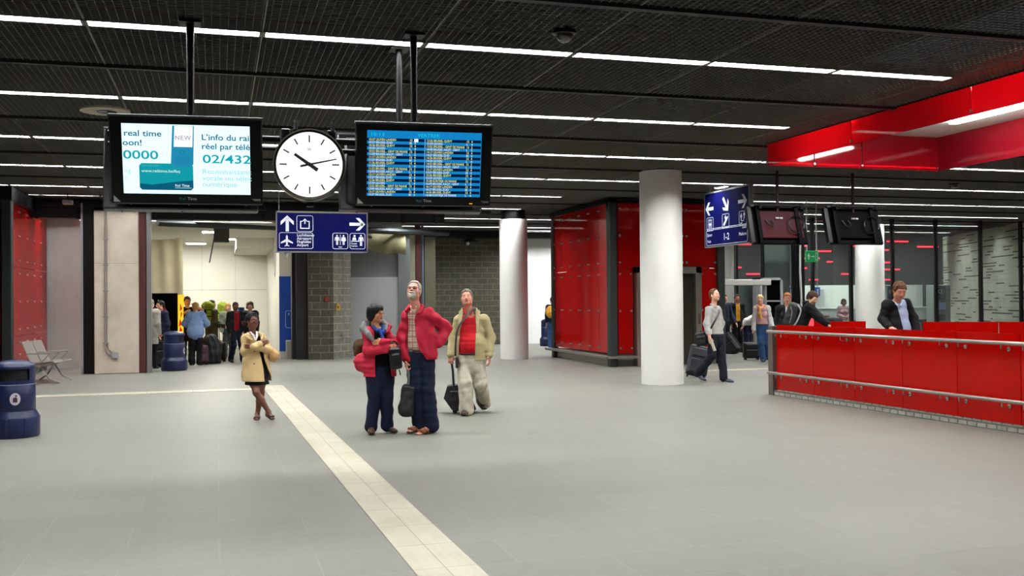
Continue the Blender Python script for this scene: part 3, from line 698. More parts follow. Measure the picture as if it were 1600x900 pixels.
# ------------------------------------------------------------------ barriers
def brick_base(): return mat_blocks('rough_base', '#9a998f', '#85847a', '#5e5c54', .16, .07)
def barrier(label, P0, P1, h, npan, rails, end_post, base=True):
    P0 = V(*P0, 0); P1 = V(*P1, 0); L = np.linalg.norm(P1-P0); d = unit(P1-P0); rz = atan2(d[1], d[0])
    t = thing('balustrade', label, 'barrier', tuple(P0), rz)        # local x along the barrier, local -y = outer side? decided by rz
    for k in range(npan):
        a, b = L*k/npan+.006, L*(k+1)/npan-.006
        MB().box((a, -.011, .1 if base else .02), (b, .011, h)).build('glass_panel', M_red, t)
    if base: MB().box((-.02, .03, 0), (L, .2, .095)).build('plinth', M_brb, t); MB().box((-.02, -.05, 0), (L, .03, .085)).build('rough_edge', M_brb, t)
    if end_post: MB().box((-.16, -.07, 0), (-.02, .05, h-.02), bev=.006).build('end_post', mat('post_steel', '#6f665e', .4, .7, var=.1), t)
    for z in rails:
        MB().cyl((-.06, -.14, z), (L, -.14, z), .024, 14).build('handrail', M_stain, t, smooth=1)
        for k in range(npan):
            for q in (.16, .84) if npan > 2 else (.2, .8):
                xx = L*(k+q)/npan
                br = MB().tube([(xx, -.012, z-.075), (xx, -.11, z-.085), (xx, -.14, z-.07), (xx, -.14, z-.02)], .009, 8).cyl((xx, -.012, z-.075), (xx, -.03, z-.075), .028, 12)
                br.build('bracket', M_chrome, t, smooth=1)
    return t
M_brb = brick_base()
barrier('long red glass barrier with two steel handrails at right foreground', (8.97, 14.75), (9.22, 7.6), 1.18, 7, (1.07, .38), True)
barrier('short red glass barrier behind the man in the dark suit', (12.0, 14.9), (14.9, 12.7), 1.18, 3, (), True)
barrier('red glass end panel under the hand of the young man with the backpack', (11.3, 18.25), (13.0, 17.9), 1.12, 2, (), False, False)
# ------------------------------------------------------------------ hanging displays and clock
M_case = mat('display_case', '#0a0a0b', .28, coat=.2)
def hang_rig():
    t = thing('display_gantry', 'black pole rig carrying the two screens and the clock from the ceiling', 'hanging frame', (.78, 9.1, 3.0))
    for xx, yy, r in ((-.22, 9.06, .035), (1.73, 8.98, .032), (1.69, 9.52, .034)):
        sub(t, MB().cyl((xx, yy, 2.95), (xx, yy, HC-.02), r, 14).box((xx-.09, yy-.09, HC-.03), (xx+.09, yy+.09, HC-.005)), 'pole', M_black, 1)
    for zz, rr_, yy in ((3.1, .032, 9.15), (3.02, .022, 9.2)):
        sub(t, MB().cyl((-.9, yy, zz), (2.5, yy, zz), rr_, 14), 'crossbar', M_black, 1)
    for xx in (.58, .98): bx(t, 'clamp', M_black, (xx-.04, 8.95, 3.06), (xx+.04, 9.2, 3.17), .01)
hang_rig()

def display(label, loc, rz, content=None, back=False, w=1.24, h=.745, tilt=radians(13), dark=False, arms=True):
    """hanging flat screen; local origin at centre, screen faces -y, tilted downward"""
    t = thing('display_screen', label, 'screen', loc, rz)
    T = bpy.data.objects  # noqa
    R_ = Rx(tilt)
    def put(mb, name, m, smooth=False):
        mb.v = [tuple(R_ @ np.array(p)) for p in mb.v]; return mb.build(name, m, t, smooth=smooth)
    c = MB().box((-w/2, 0, -h/2), (w/2, .10, h/2), bev=.012)
    c.box((-w/2+.06, .10, -h/2+.05), (w/2-.06, .14, h/2-.05), bev=.02)
    put(c, 'casing', M_case)
    put(MB().box((-w/2-.004, -.006, h/2-.012), (w/2+.004, .1, h/2+.006)), 'top_edge', mat('edge_grey', '#5b5f60', .4, .5))
    sw, sh, sz = 1.035*w/1.24, .585*h/.745, .012
    put(MB().box((-sw/2, -.004, sz-sh/2), (sw/2, .0, sz+sh/2)), 'screen', content['bg'] if content else mat('screen_off', '#050507', .08))
    if content:
        for name, mb, m in content['parts']: put(mb, name, m)
    put(MB().flat([(-w/2+.02, -h/2+.02), (-w/2+.075, -h/2+.02), (-w/2+.02, -h/2+.075)], -.001, .002), 'corner_mark', mat('mark_grey', '#b8b8b4', .5))
    put(MB().text('Time', .036, -.005, -h/2+.04, -.001, .01), 'logo_text', mat('logo_white', '#d8dcdc', .5))
    put(MB().text('Rail', .036, -.072, -h/2+.04, -.001, .01), 'logo_text', mat('logo_teal', '#1e7c84', .5))
    put(MB().box((w/2-.09, -.003, -h/2+.05), (w/2-.02, 0, -h/2+.056)).box((w/2-.075, -.003, -h/2+.04), (w/2-.02, 0, -h/2+.045)), 'maker_plate', mat('plate_grey', '#8a8a86', .4))
    for k in (-.38, 0, .38): put(MB().cyl((k*w, .04, -h/2-.012), (k*w, .04, -h/2), .008, 8), 'screw', M_chrome)
    return t, put

# left screen
SW, SH = 1.035, .585
adv = []
X0, Z0 = -SW/2, .012-SH/2
def ap(u, v): return X0+u*SW, Z0+v*SH
y = -.0045
M_a1 = glow('text_blue', '#1b6f92', .9); M_a2 = glow('text_teal', '#12a7b8', .95); M_a3 = glow('text_pale', '#a9e3e6', .95)
t1 = MB()
t1.text('real time', .07, *ap(.015, .825), y, .016, wx=1.2); t1.text('oon!', .07, *ap(.004, .69), y, .016, wx=1.2)
t1.text("L'info du rai", .07, *ap(.615, .79), y, .016, wx=1.175); t1.text('réel par télé', .07, *ap(.615, .66), y, .016, wx=1.15)
t2 = MB(); t2.text('0000', .1, *ap(.004, .50), y, .014, wx=1.42); t2.text('02/432', .1, *ap(.62, .46), y, .014, wx=1.45)
t3 = MB(); t3.text('Reconnaissanc', .06, *ap(.615, .30), y, .008, wx=1.16); t3.text('vocale ou sélec', .06, *ap(.615, .205), y, .008, wx=1.11); t3.text('numérique', .06, *ap(.615, .115), y, .008, wx=1.1)
t3.text('ng', .056, *ap(.01, .30), y); t3.text('n', .056, *ap(.01, .2), y)
ph = MB(); a0, b0 = ap(.372, .40); a1, b1 = ap(.56, .985)
ph.flat([(a0, b0+.02), (a0+.03, b0), (a1-.035, b0-.005), (a1-.012, b0+.02), (a1, b1), (a0+.02, b1)], y, .001)
ps = MB(); ps.flat([(a0+.027, b0+.165), (a1-.016, b0+.165), (a1-.008, b1-.002), (a0+.036, b1-.002)], y-.001, .001)
pk = MB(); pk.ring((a0+a1)/2-.004, b0+.12, .034, .034, .006, .003, y-.001, .001)
for i in range(3):
    for j in range(3): pk.ring((a0+a1)/2-.045+.04*i, b0+.028+.026*j, .032, .019, .004, .002, y-.001, .001)
cd1 = MB(); c0, e0 = ap(.125, .055); c1, e1 = ap(.545, .44)
cd1.flat([(c0, e0+.02), (c0+.02, e0), (c1-.02, e0), (c1, e0+.02), (c1, e1-.02), (c1-.02, e1), (c0+.02, e1), (c0, e1-.02)], y+.0005, .001)
cd2 = MB(); cd2.flat([(c0, e0+.02), (c0+.02, e0), (c1-.02, e0), (c1, e0+.02), (c1, e0+.085), (c1-.11, e0+.075), (c0+.1, e0+.045), (c0, e0+.055)], y-.0005, .001)
ct = MB(); ct.text('www.railtime.be/faq', .033, c0+.018, e0+.15, y-.001, .01, wx=1.16); ct.text('Rail', .03, c1-.15, e0+.03, y-.0015, .01); ct.text('Time', .03, c1-.095, e0+.03, y-.0015, .02)
ct.box((c1-.15, y-.003, e0+.018), (c1-.015, y-.0015, e0+.021))
cn = MB(); cn.text('NEW', .052, (a0+a1)/2+.006, b0+.225, y-.002, 0, 'CENTER', wx=1.05, track=1.1)
cp_ = MB(); cp_.text('meer info vanaf', .022, c0+.02, e0+.2, y-.001)
adv = [('dark_lettering', t1, M_a1), ('teal_lettering', t2, M_a2), ('pale_lettering', t3, M_a3), ('phone_body', ph, glow('phone_blue', '#2590b8', .95)), ('phone_screen', ps, glow('phone_white', '#f4f7fa', 1.1)),
       ('phone_keys', pk, glow('key_blue', '#14709a', .9)), ('card', cd1, glow('card_teal', '#14a0ac', .95)), ('card_band', cd2, glow('card_dark', '#0e6482', .85)), ('card_text', ct, glow('card_white', '#d9f2f2', 1.)), ('phone_text', cn, glow('new_grey', '#8f8fae', .9)), ('card_text', cp_, glow('card_mid', '#5fc3cb', .9))]
d1, put1 = display('left hanging screen with teal telephone advert beside the clock', (-.245, 8.88, 2.845), radians(-4), dict(bg=glow('advert_bg', '#dcfbff', 1.25), parts=adv))
# right screen: departures
rowbg = MB(); nrows = 20; rh = .885/nrows
bg2 = glow('board_light', '#1487cc', .95)
for k in range(0, nrows, 2):
    for u0, u1 in ((.0, .495), (.505, .995)): 
        xa, za = ap(u0, .885-(k+1)*rh); xb, zb = ap(u1, .885-k*rh); rowbg.flat([(xa, za), (xb, za), (xb, zb), (xa, zb)], y, .0008)
hd = MB(); hd.text('10:13', .046, *ap(.025, .915), y, .004, wx=1.15, track=1.1); hd.text('VERTREK', .044, *ap(.435, .915), y, .004, wx=1.05, track=1.1)
names = ['LEUVEN LANDEN', 'BRUSSEL-ZUID', 'BRUSSEL QUEVY', 'LEUVEN', 'BRUSSEL - GENT DE PANNE', 'BRUSSEL AALST - GENT']
tm = [17, 27, 36, 39, 52, 9]
rows_ = []
def brow(k, col, hh, mm, nm, c1_, c2_):
    mb_ = MB(); rows_.append(('timetable_row', mb_, glow('board_yellow', '#e8ecA0', 1.) if k % 2 == 0 else glow('board_white', '#d8ecf4', 1.))); u = .012 if col == 0 else .512; v = .885-(k+.86)*rh
    for s_, du, w_ in ((f'{hh}:{mm:02d}', 0, .95), (nm, .062, .84), (c1_, .352, 1.), (c2_, .395, 1.)): mb_.text(s_, .0275, *ap(u+du, v), y-.0012, .012, wx=w_)
for k in range(20):
    i = k % 6; hh = 10+(k+1)//6+(1 if i == 5 else 0)-(1 if False else 0)
    hh = 10+k//6+(1 if i == 5 else 0)
    brow(k, 0, hh, tm[i] if k else 37, names[i], ['15', 'IR', '15', 'L', '15', 'L'][i], str([4, 3, 4, 4, 2, 2][i]) if k else '')
    j = (k+2) % 6; h2 = 13+(k+2)//6+(1 if j == 5 else 0); nm = names[j]; mm = tm[j]
    if k in (14, 19): nm, mm = 'KORTRIJK DE PANNE', 48
    brow(k, 1, h2, mm, nm, ['15', 'IR', '15', 'L', '15', 'L'][j], str([4, 3, 4, 4, 2, 2][j]))
hl = MB(); xa, za = ap(.405, .885-1.1*rh); xb, zb = ap(.44, .885-.02*rh); hl.flat([(xa, za), (xb, za), (xb, zb), (xa, zb)], y-.0012, .001)
dv = MB(); xa, za = ap(.496, 0); xb, zb = ap(.503, .885); dv.flat([(xa, za), (xb, za), (xb, zb), (xa, zb)], y-.0008, .0006)
brd = [('dark_rows', rowbg, glow('board_dark', '#061f40', .8)), ('heading', hd, glow('board_cyan', '#18d0e8', 1.)), ('highlight', hl, glow('board_hl', '#f4f6e8', 1.2)), ('divider', dv, glow('board_div', '#6fb0e0', .9))]+rows_
d2, put2 = display('right hanging screen with blue departure timetable, above the three waiting travellers', (1.80, 8.86, 2.865), radians(-4), dict(bg=bg2, parts=brd))
put2(MB().box((.42, -.004, -.345), (.45, -.001, -.338)), 'power_light', glow('amber', '#e8a020', 1.5))
d3, _ = display('dark back side screen mounted behind the left advert screen', (-.3, 9.36, 2.80), radians(180), None, w=1.3)
d4, _ = display('dark back side screen mounted behind the blue timetable screen', (1.74, 9.32, 2.82), radians(180), None, w=1.34)
for dd, xx in ((d1, 0), (d2, 0), (d3, 0), (d4, 0)):
    MB().box((xx-.28, .08, .3), (xx-.22, .3, .36)).build('bracket_arm', M_black, dd); MB().box((xx+.22, .08, .3), (xx+.28, .3, .36)).build('bracket_arm', M_black, dd)

# clock
t = thing('station_clock', 'round white station clock with dark rim hanging between the two screens', 'clock', (.77, 8.8, 2.835), radians(-6))
prof = [(.28, -.0), (.302, -.004), (.311, -.02), (.311, .14), (.29, .17), (.25, .18)]
def lathe_y(prof, n=56, mi=0):
    m_ = MB().lathe([(r, z) for r, z in prof], n, mi=mi); m_.v = [(a, c, b) for a, b, c in m_.v]; m_.f = [f[::-1] for f in m_.f]; return m_
lathe_y(prof).build('rim', mat('rim_bronze', '#4a463c', .25, .9), t, smooth=1)
MB().disc(0, 0, .283, -.001, .004, 56).build('dial', glow('dial_white', '#fbfbff', 1.35), t)
mk = MB()
for k in range(12):
    a = k*pi/6; L_ = .062 if k % 3 == 0 else .056
    R_ = Ry(a); c = R_ @ V(0, 0, .255-L_/2); mk.box((c[0]-.006, -.0075, c[2]-L_/2), (c[0]+.006, -.0055, c[2]+L_/2), R=R_)
mk.text('W', .035, 0, .12, -.005, .01, 'CENTER')
M_hand = mat('clock_ink', '#3a3440', .6)
mk.build('hour_marks', M_hand, t)
def hand(name, ang, l0, l1, w0, w1, yy):
    R_ = Ry(ang); pts = [R_ @ V(*p) for p in ((-w0/2, yy, -l0), (w0/2, yy, -l0), (w1/2, yy, l1), (-w1/2, yy, l1))]
    MB().flat([(p[0], p[2]) for p in pts], yy, .003).build(name, M_hand, t)
hand('hour_hand', radians(305), .085, .155, .034, .024, -.008); hand('minute_hand', radians(78), .08, .238, .020, .009, -.012)
MB().disc(0, 0, .018, -.012, .006, 16).build('hub', M_hand, t)
MB().cyl((-.12, .08, .31), (-.12, .12, .40), .02, 8).cyl((.2, .08, .3), (.2, .12, .40), .02, 8).box((-.03, .06, -.36), (.03, .12, -.32)).build('bracket', M_black, t)

# ------------------------------------------------------------------ wayfinding signs
def arrow(mb, x, z, s, ang, y):
    p = [(-.13, -.5), (.13, -.5), (.13, .12), (.30, -.06), (.47, -.06+.0), (.47, .05), (0, .5), (-.47, .05), (-.47, -.06), (-.30, -.06), (-.13, .12)]
    p = [(-.11, -.5), (.11, -.5), (.11, .17), (.38, -.1), (.38, .16), (0, .5), (-.38, .16), (-.38, -.1), (-.11, .17)]
    # three convex pieces
    for q in ([(-.1, -.5), (.1, -.5), (.1, .36), (-.1, .36)], [(0, .5), (0, .27), (.40, -.10), (.40, .13)], [(0, .5), (-.40, .13), (-.40, -.10), (0, .27)]):
        mb.flat([(x+s*(a*cos(ang)+b*sin(ang)), z+s*(-a*sin(ang)+b*cos(ang))) for a, b in q], y, .002)
def man(mb, x, z, s, y, skirt=False):
    mb.disc(x, z+.42*s, .085*s, y, .002, 12)
    if skirt: mb.flat([(x-.1*s, z+.3*s), (x+.1*s, z+.3*s), (x+.2*s, z-.12*s), (x-.2*s, z-.12*s)], y, .002)
    else: mb.flat([(x-.15*s, z+.3*s), (x+.15*s, z+.3*s), (x+.11*s, z-.1*s), (x-.11*s, z-.1*s)], y, .002)
    for q in (-1, 1):
        mb.flat([(x+q*.02*s, z-.12*s), (x+q*.1*s, z-.12*s), (x+q*.09*s, z-.5*s), (x+q*.02*s, z-.5*s)], y, .002)
        mb.flat([(x+q*.13*s, z+.3*s), (x+q*.2*s, z+.26*s), (x+q*.25*s, z-.08*s), (x+q*.19*s, z-.08*s)], y, .002)
def sign_box(t, w, h, fr=.018, d=.09):
    MB().box((-w/2+fr, 0, -h/2+fr), (w/2-fr, d, h/2-fr)).build('board', M_blue, t)
    f = MB(); f.box((-w/2, -.006, h/2-fr*1.6), (w/2, d+.006, h/2)); f.box((-w/2, -.006, -h/2), (w/2, d+.006, -h/2+fr)); f.box((-w/2, -.006, -h/2), (-w/2+fr, d+.006, h/2)); f.box((w/2-fr, -.006, -h/2), (w/2, d+.006, h/2))
    f.build('frame', mat('sign_frame', '#8d8d86', .4, .6), t)
t = thing('direction_sign', 'blue direction sign with white arrows and aeroplane symbol below the clock', 'sign', (1.715, 17.2, 2.82))
w, h = 1.545, .70; sign_box(t, w, h); y = -.001
def sp(u, v): return (u-.5)*w, (v-.5)*h        # u right, v up
g = MB()
arrow(g, *sp(.12, .70), .27, 0, y); arrow(g, *sp(.885, .70), .27, pi/2, y)
g.ring(*sp(.31, .70), .275, .275, .035, .007, y)
x_, z_ = sp(.31, .68); g.box((x_-.075, y-.002, z_-.075), (x_+.075, y, z_-.058)); g.box((x_-.08, y-.002, z_-.075), (x_-.063, y, z_+.06)); g.box((x_+.063, y-.002, z_-.075), (x_+.08, y, z_+.06)); g.box((x_-.08, y-.002, z_+.045), (x_-.04, y, z_+.06)); g.box((x_+.04, y-.002, z_+.045), (x_+.08, y, z_+.06)); arrow(g, x_, z_+.055, .09, 0, y)
g.ring(*sp(.215, .285), .565, .275, .035, .007, y)
x_, z_ = sp(.115, .285)                      # aeroplane
for q in ([(-.014, -.09), (.014, -.09), (.016, .07), (0, .1), (-.016, .07)], [(.0, .035), (.1, -.03), (.1, -.05), (0, -.015)], [(0, .035), (0, -.015), (-.1, -.05), (-.1, -.03)], [(0, -.06), (.04, -.09), (.04, -.1), (0, -.085)], [(0, -.06), (0, -.085), (-.04, -.1), (-.04, -.09)]):
    g.flat([(x_+a, z_+b) for a, b in q], y)
for k, s_ in enumerate(('Luchthaven', 'Aéroport', 'Flughafen', 'Airport')): g.text(s_, .063, *sp(.222, .39-.08*k), y, .01)
g.ring(*sp(.695, .285), .265, .275, .035, .007, y); g.ring(*sp(.885, .285), .265, .275, .035, .007, y)
x_, z_ = sp(.695, .31); man(g, x_-.055, z_, .17, y); man(g, x_+.055, z_, .17, y, True); g.box((x_-.004, y-.002, z_-.085), (x_+.004, y, z_+.09)); g.text('WC', .035, x_, z_-.135, y, .015, 'CENTER')
x_, z_ = sp(.885, .29); man(g, x_+.06, z_+.01, .19, y); g.disc(x_-.05, z_+.085, .018, y); g.flat([(x_-.08, z_+.06), (x_-.03, z_+.06), (x_-.02, z_+.01), (x_-.09, z_+.01)], y); g.box((x_-.11, y-.002, z_-.012), (x_+.035, y, z_)); g.text('Travel', .038, x_-.11, z_-.06, y, .015); g.text('Centre', .038, x_-.11, z_-.1, y, .015)
g.build('lettering', M_letter, t)
for xx in (-.72, .72): MB().cyl((xx, .045, h/2), (xx, .045, HC-2.82), .008, 8).build('rod', M_grey, t)
MB().cyl((-.6, .04, -h/2-.07), (-.6, .04, -h/2), .03, 8).build('cable_gland', M_grey, t)

t = thing('direction_sign', 'tall blue platform sign with three arrows reading 1-2 beside the dark screens', 'sign', (10.3, 18.87, 3.335), radians(-90))
w, h = 1.93, 1.2; sign_box(t, w, h, .022); g = MB()
arrow(g, *sp(.12, .70), .36, -pi/2, y); arrow(g, *sp(.49, .73), .36, pi*.8, y); arrow(g, *sp(.86, .73), .36, pi/2, y)
for u, v in ((.13, .42), (.49, .44), (.86, .44)): g.ring(*sp(u, v), .3, .3, .04, .01, y)
x_, z_ = sp(.13, .42); g.ring(x_, z_, .15, .22, .01, .008, y); man(g, x_-.03, z_-.02, .13, y); man(g, x_+.03, z_-.02, .13, y); g.box((x_-.07, y-.002, z_+.07), (x_+.07, y, z_+.085))
x_, z_ = sp(.49, .44); g.flat([(x_-.1, z_-.1), (x_-.05, z_-.1), (x_+.1, z_+.06), (x_+.1, z_+.09), (x_+.06, z_+.09), (x_-.06, z_-.06), (x_-.1, z_-.06)][:4], y); g.flat([(x_-.1, z_-.1), (x_+.1, z_+.09), (x_+.06, z_+.09), (x_-.1, z_-.06)], y); man(g, x_-.01, z_+.06, .13, y)
x_, z_ = sp(.86, .44); g.box((x_-.1, y-.002, z_-.11), (x_-.03, y, z_-.09)); g.box((x_-.04, y-.002, z_-.11), (x_-.03, y, z_-.05)); g.box((x_-.04, y-.002, z_-.06), (x_+.04, y, z_-.045)); g.box((x_+.03, y-.002, z_-.06), (x_+.04, y, z_+.0)); man(g, x_-.06, z_+.03, .16, y); man(g, x_+.06, z_+.06, .14, y)
g.box((-w/2+.09, y-.002, -.205), (w/2-.09, y, -.192)); g.ring(0, -.39, w-.16, .34, .05, .01, y)
g.text('1-2', .2, 0, -.47, y, .012, 'CENTER'); g.text('Spoor', .09, -w/2+.12, -.36, y, .01); g.text('Voie', .09, -w/2+.12, -.5, y, .01); g.text('Gleis', .09, w/2-.12, -.28, y, .01, 'RIGHT'); g.text('Platform', .09, w/2-.12, -.42, y, .01, 'RIGHT')
g.build('lettering', M_letter, t)
for xx in (-.8, .85): MB().cyl((xx, .045, h/2), (xx, .045, HC-3.335), .012, 8).build('rod', M_grey, t)
MB().box((-.22, -.16, h/2+.03), (.22, -.04, h/2+.06)).build('lamp', M_grey, t); MB().box((-.2, -.15, h/2+.024), (.2, -.05, h/2+.03)).build('lamp_tube', glow('sign_lamp', '#f0f4ff', 9), t); MB().box((-.03, -.1, h/2), (.03, .06, h/2+.04)).build('lamp_arm', M_grey, t)

t = thing('exit_sign', 'small green exit sign hanging on two rods in front of the glass wall', 'exit sign', (14.43, 22, 2.66))
MB().box((-.18, 0, -.14), (.18, .06, .14), bev=.006).build('box', mat('exit_green', '#0f8a4a', .4, emit=.35), t)
g = MB(); man(g, -.11, 0, .16, y); g.box((-.05, y-.002, -.01), (.03, y, .01)); g.flat([(.02, .035), (.02, -.035), (.06, 0)], y); g.ring(.12, 0, .07, .19, .003, .012, y); g.build('symbol', M_letter, t)
for xx in (-.14, .14): MB().cyl((xx, .03, .14), (xx, .03, HC-2.66), .014, 8).build('rod', mat('rod_pale', '#b5b8b6', .4), t)

# ------------------------------------------------------------------ dark screens seen from behind, at right
def back_screen(label, x, y_, z, gloss):
    t = thing('display_screen', label, 'screen', (x, y_, z), radians(-3))
    R_ = Rx(radians(-16)); w, h = 1.16, .74
    def put(mb, name, m, smooth=False):
        mb.v = [tuple(R_ @ np.array(p)) for p in mb.v]; return mb.build(name, m, t, smooth=smooth)
    put(MB().box((-w/2, .0, -h/2), (w/2, .07, h/2), bev=.012), 'casing', M_blk2)
    put(MB().box((-w/2+.12, -.045, -h/2+.1), (w/2-.1, .0, h/2-.08), bev=.015), 'back_cover', gloss)
    put(MB().box((-w/2+.1, -.075, -h/2-.0), (-w/2+.17, -.02, h/2)), 'mount_rail', M_blk2); put(MB().box((w/2-.24, -.075, -h/2), (w/2-.16, -.02, h/2)), 'mount_rail', M_blk2)
    put(MB().box((-w/2-.02, -.09, h/2-.01), (-w/2+.1, .05, h/2+.03)).box((-w/2-.08, -.06, -h/2+.02), (-w/2-.0, .04, h/2)), 'side_unit', M_black)
    put(MB().tube([(-.3, -.06, .1), (-.26, -.1, -.02), (-.18, -.1, -.05), (-.14, -.08, .02), (-.18, -.07, .1)], .012, 6), 'cable', M_black, 1)
    put(MB().tube([(w/2-.26+.16*cos(a), -.09, .0+.17*sin(a)) for a in np.linspace(-.6, 5.0, 20)], .014, 6), 'cable_coil', M_black, 1)
    put(MB().box((-.09, -.075, .12), (-.02, -.04, .15)).box((.0, -.075, .12), (.06, -.04, .15)), 'label_plate', mat('plate_pale', '#8f8a88', .5))
    MB().cyl((.0, .06, .1), (.0, .06, HC-z), .03, 12).build('pole', mat('pole_dark', '#1d0a0a', .4), t, smooth=1)
    MB().cyl((-w/2+.08, .0, h/2+.02), (w/2+.12, .0, h/2+.02), .02, 10).build('crossbar', M_black, t, smooth=1)
    for xx in (-w/2+.18, w/2-.1): MB().box((xx-.03, -.03, h/2-.04), (xx+.03, .03, h/2+.05)).build('hook', M_black, t)
back_screen('black hanging screen seen from behind with shiny reddish back, beside the platform sign', 10.42, 17.0, 3.02, mat('back_gloss', '#34040e', .45, spec=.1))
back_screen('black hanging screen seen from behind, right of the shiny reddish one', 12.12, 17.0, 3.03, mat('back_black', '#030202', .5, spec=.03))

# ceiling bits
t = thing('ceiling_speaker', 'pale round disc with dark centre set in the ceiling mesh at upper left', 'ceiling speaker', (-1.36, 13.55, HC))
t1_ = MB().lathe([(.30, -.02), (.30, .03)], 40); t1_.build('disc', mat('disc_beige', '#b3aa9b', .6), t); MB().lathe([(.12, -.024), (.12, -.019)], 24, (.02, 0, 0)).build('opening', M_dark, t); MB().lathe([(.06, -.028), (.05, -.022)], 16, (-.03, -.04, 0)).build('core', M_grey, t)
for (xx, yy, r, lb) in ((3.04, 8.54, .085, 'black dome camera under the ceiling mesh above the timetable screen'), (15.46, 18.15, .085, 'small dark dome camera under the ceiling far right')):
    t = thing('dome_camera', lb, 'camera', (xx, yy, HC)); MB().lathe([(r*1.25, -.03), (r*1.25, .03)], 28).build('base', M_black, t, smooth=1)
    d = MB().lathe([(r*cos(a), -.03-r*.95*sin(a)) for a in np.linspace(0, pi/2-.08, 9)], 28); d.f = [f[::-1] for f in d.f]; d.build('dome', mat('dome_smoke', '#171615', .06, coat=1.), t, smooth=1)
    d = MB().lathe([(r*1.04, -.035), (r*1.06, -.02)], 28); d.build('dome_ring', M_stain, t)
t = thing('ceiling_sensor', 'small pale box hanging from the dark ceiling above the left glass shaft', 'sensor', (-3.2, 24.0, HC)); bx(t, 'box', mat('pale_grey', '#a5a49c'), (-3.3, 23.9, HC-.26), (-3.08, 24.05, HC-.15), .02); bx(t, 'stem', M_black, (-3.2, 23.96, HC-.16), (-3.18, 23.98, HC))

# ------------------------------------------------------------------ bins, bench
def litter_bin(label, x, y_, rz, slot=0.):
    t = thing('litter_bin', label, 'litter bin', (x, y_, 0), rz)
    MB().lathe([(.285, 0), (.3, .03), (.3, .24), (.29, .26), (.26, .31), (.255, .325)], 44).build('base', M_bin, t, smooth=1)
    MB().lathe([(.245, .32), (.25, .34), (.25, .64), (.243, .65)], 44).build('body', M_bin, t, smooth=1)
    # hood with openings front and back
    hood = MB(); n = 44; zs = [.655, .665, .70, .84, .86]
    op = lambda a, k: abs((a+pi/2+pi) % (2*pi)-pi) < .75 or abs((a-pi/2+pi) % (2*pi)-pi) < .75
    for z in zs:
        for i in range(n): a = 2*pi*i/n; hood.v.append((.25*cos(a), .25*sin(a), z))
    for k in range(4):
        for i in range(n):
            a = 2*pi*(i+.5)/n
            if k == 2 and op(a, k): continue
            hood.f.append((k*n+i, k*n+(i+1) % n, (k+1)*n+(i+1) % n, (k+1)*n+i)); hood.m.append(0)
    hood.lathe([(.25, .86)]+[(.25*cos(a), .86+.09*sin(a)) for a in np.linspace(.1, 1.5, 8)], n)
    hood.build('hood', M_bin, t, smooth=1)
    MB().lathe([(.225, .66), (.225, .85)], 30).build('liner', M_dark, t)
    MB().lathe([(.252, .645), (.254, .65), (.252, .655)], 44).build('seam', mat('seam_pale', '#6f7a9c', .5), t)
    e_ = MB()
    for k in range(20):
        pass
    cx, cz, r = 0, .48, .075
    for yy_s in (-1,):
        pts = [(cx+r*.8*cos(a), cz+r*sin(a)) for a in np.arange(20)*pi/10]
        e_.add([(p, -sqrt(max(0, .2535**2-p*p)), q) for p, q in pts]+[(0, -.254, cz)], [(i, (i+1) % 20, 20) for i in range(20)])
    e_.build('badge', mat('badge_pale', '#b9b3bd', .5), t)
    MB().add([(p*.5, -.256, cz-.01+q*.6) for p, q in ((-.05, -.05), (.05, -.05), (.05, .03), (.02, .06), (-.05, .04))], [(0, 1, 2, 3, 4)]).box((.0, -.256, cz+.03), (.022, -.2545, cz+.05)).build('badge_figure', mat('badge_dark', '#3a2430', .6), t)
    for a in (-.35, .35): MB().box((.294*sin(a)-.012, -.294*cos(a)-.012, .03), (.294*sin(a)+.012, -.294*cos(a)+.012, .24), bev=.004).build('rib', M_bin, t)
    return t
litter_bin('dark blue litter bin cut by the left edge in the foreground', -2.44, 13.62, radians(14))
litter_bin('dark blue litter bin in the passage among the travellers', -1.02, 25.3, radians(70))
litter_bin('dark blue litter bin far back beside the white wall and the red shaft', 11.05, 33.0, radians(20))

t = thing('bench', 'pale perforated metal two-seat bench beside the red shaft at left', 'bench', (-3.42, 22.75, 0), radians(80))
M_seat = mat('seat_metal', '#a8a29a', .4, .5)
def slab(mb, p0, p1, w0, w1, th):       # plate between two profile points (y,z), x from w0 to w1
    a = V(0, *p0); b = V(0, *p1); d = unit(b-a); n_ = np.cross((1, 0, 0), d)*th
    pts = [(x, *(q+o)[1:]) for x in (w0, w1) for q in (a, b) for o in (0*n_, n_)]
    mb.add(pts, [(0, 1, 3, 2), (4, 6, 7, 5), (0, 2, 6, 4), (1, 5, 7, 3), (0, 4, 5, 1), (2, 3, 7, 6)])
for x0 in (-.56, .02):
    m_ = MB(); slab(m_, (-.30, .45), (.16, .40), x0, x0+.54, .018); slab(m_, (-.30, .45), (-.33, .43), x0, x0+.54, .015); m_.build('seat', M_seat, t)
    m_ = MB(); slab(m_, (.16, .42), (.34, .86), x0, x0+.54, .018); m_.build('backrest', M_seat, t)
for x0 in (-.58, 0., .58):
    MB().tube([(x0, -.24, .62), (x0, .2, .62), (x0, .22, .55)], .014, 8).tube([(x0, -.24, .62), (x0, -.05, .42)], .012, 8).build('armrest', M_seat, t, smooth=1)
MB().box((-.6, -.03, .34), (.6, .05, .40)).build('beam', M_seat, t)
for x0 in (-.42, .42):
    MB().tube([(x0, .01, .36), (x0, -.16, .1), (x0, -.36, .012)], .018, 8).build('leg', M_seat, t, smooth=1); MB().tube([(x0, .01, .36), (x0, .16, .12), (x0, .32, .012)], .018, 8).build('leg', M_seat, t, smooth=1)
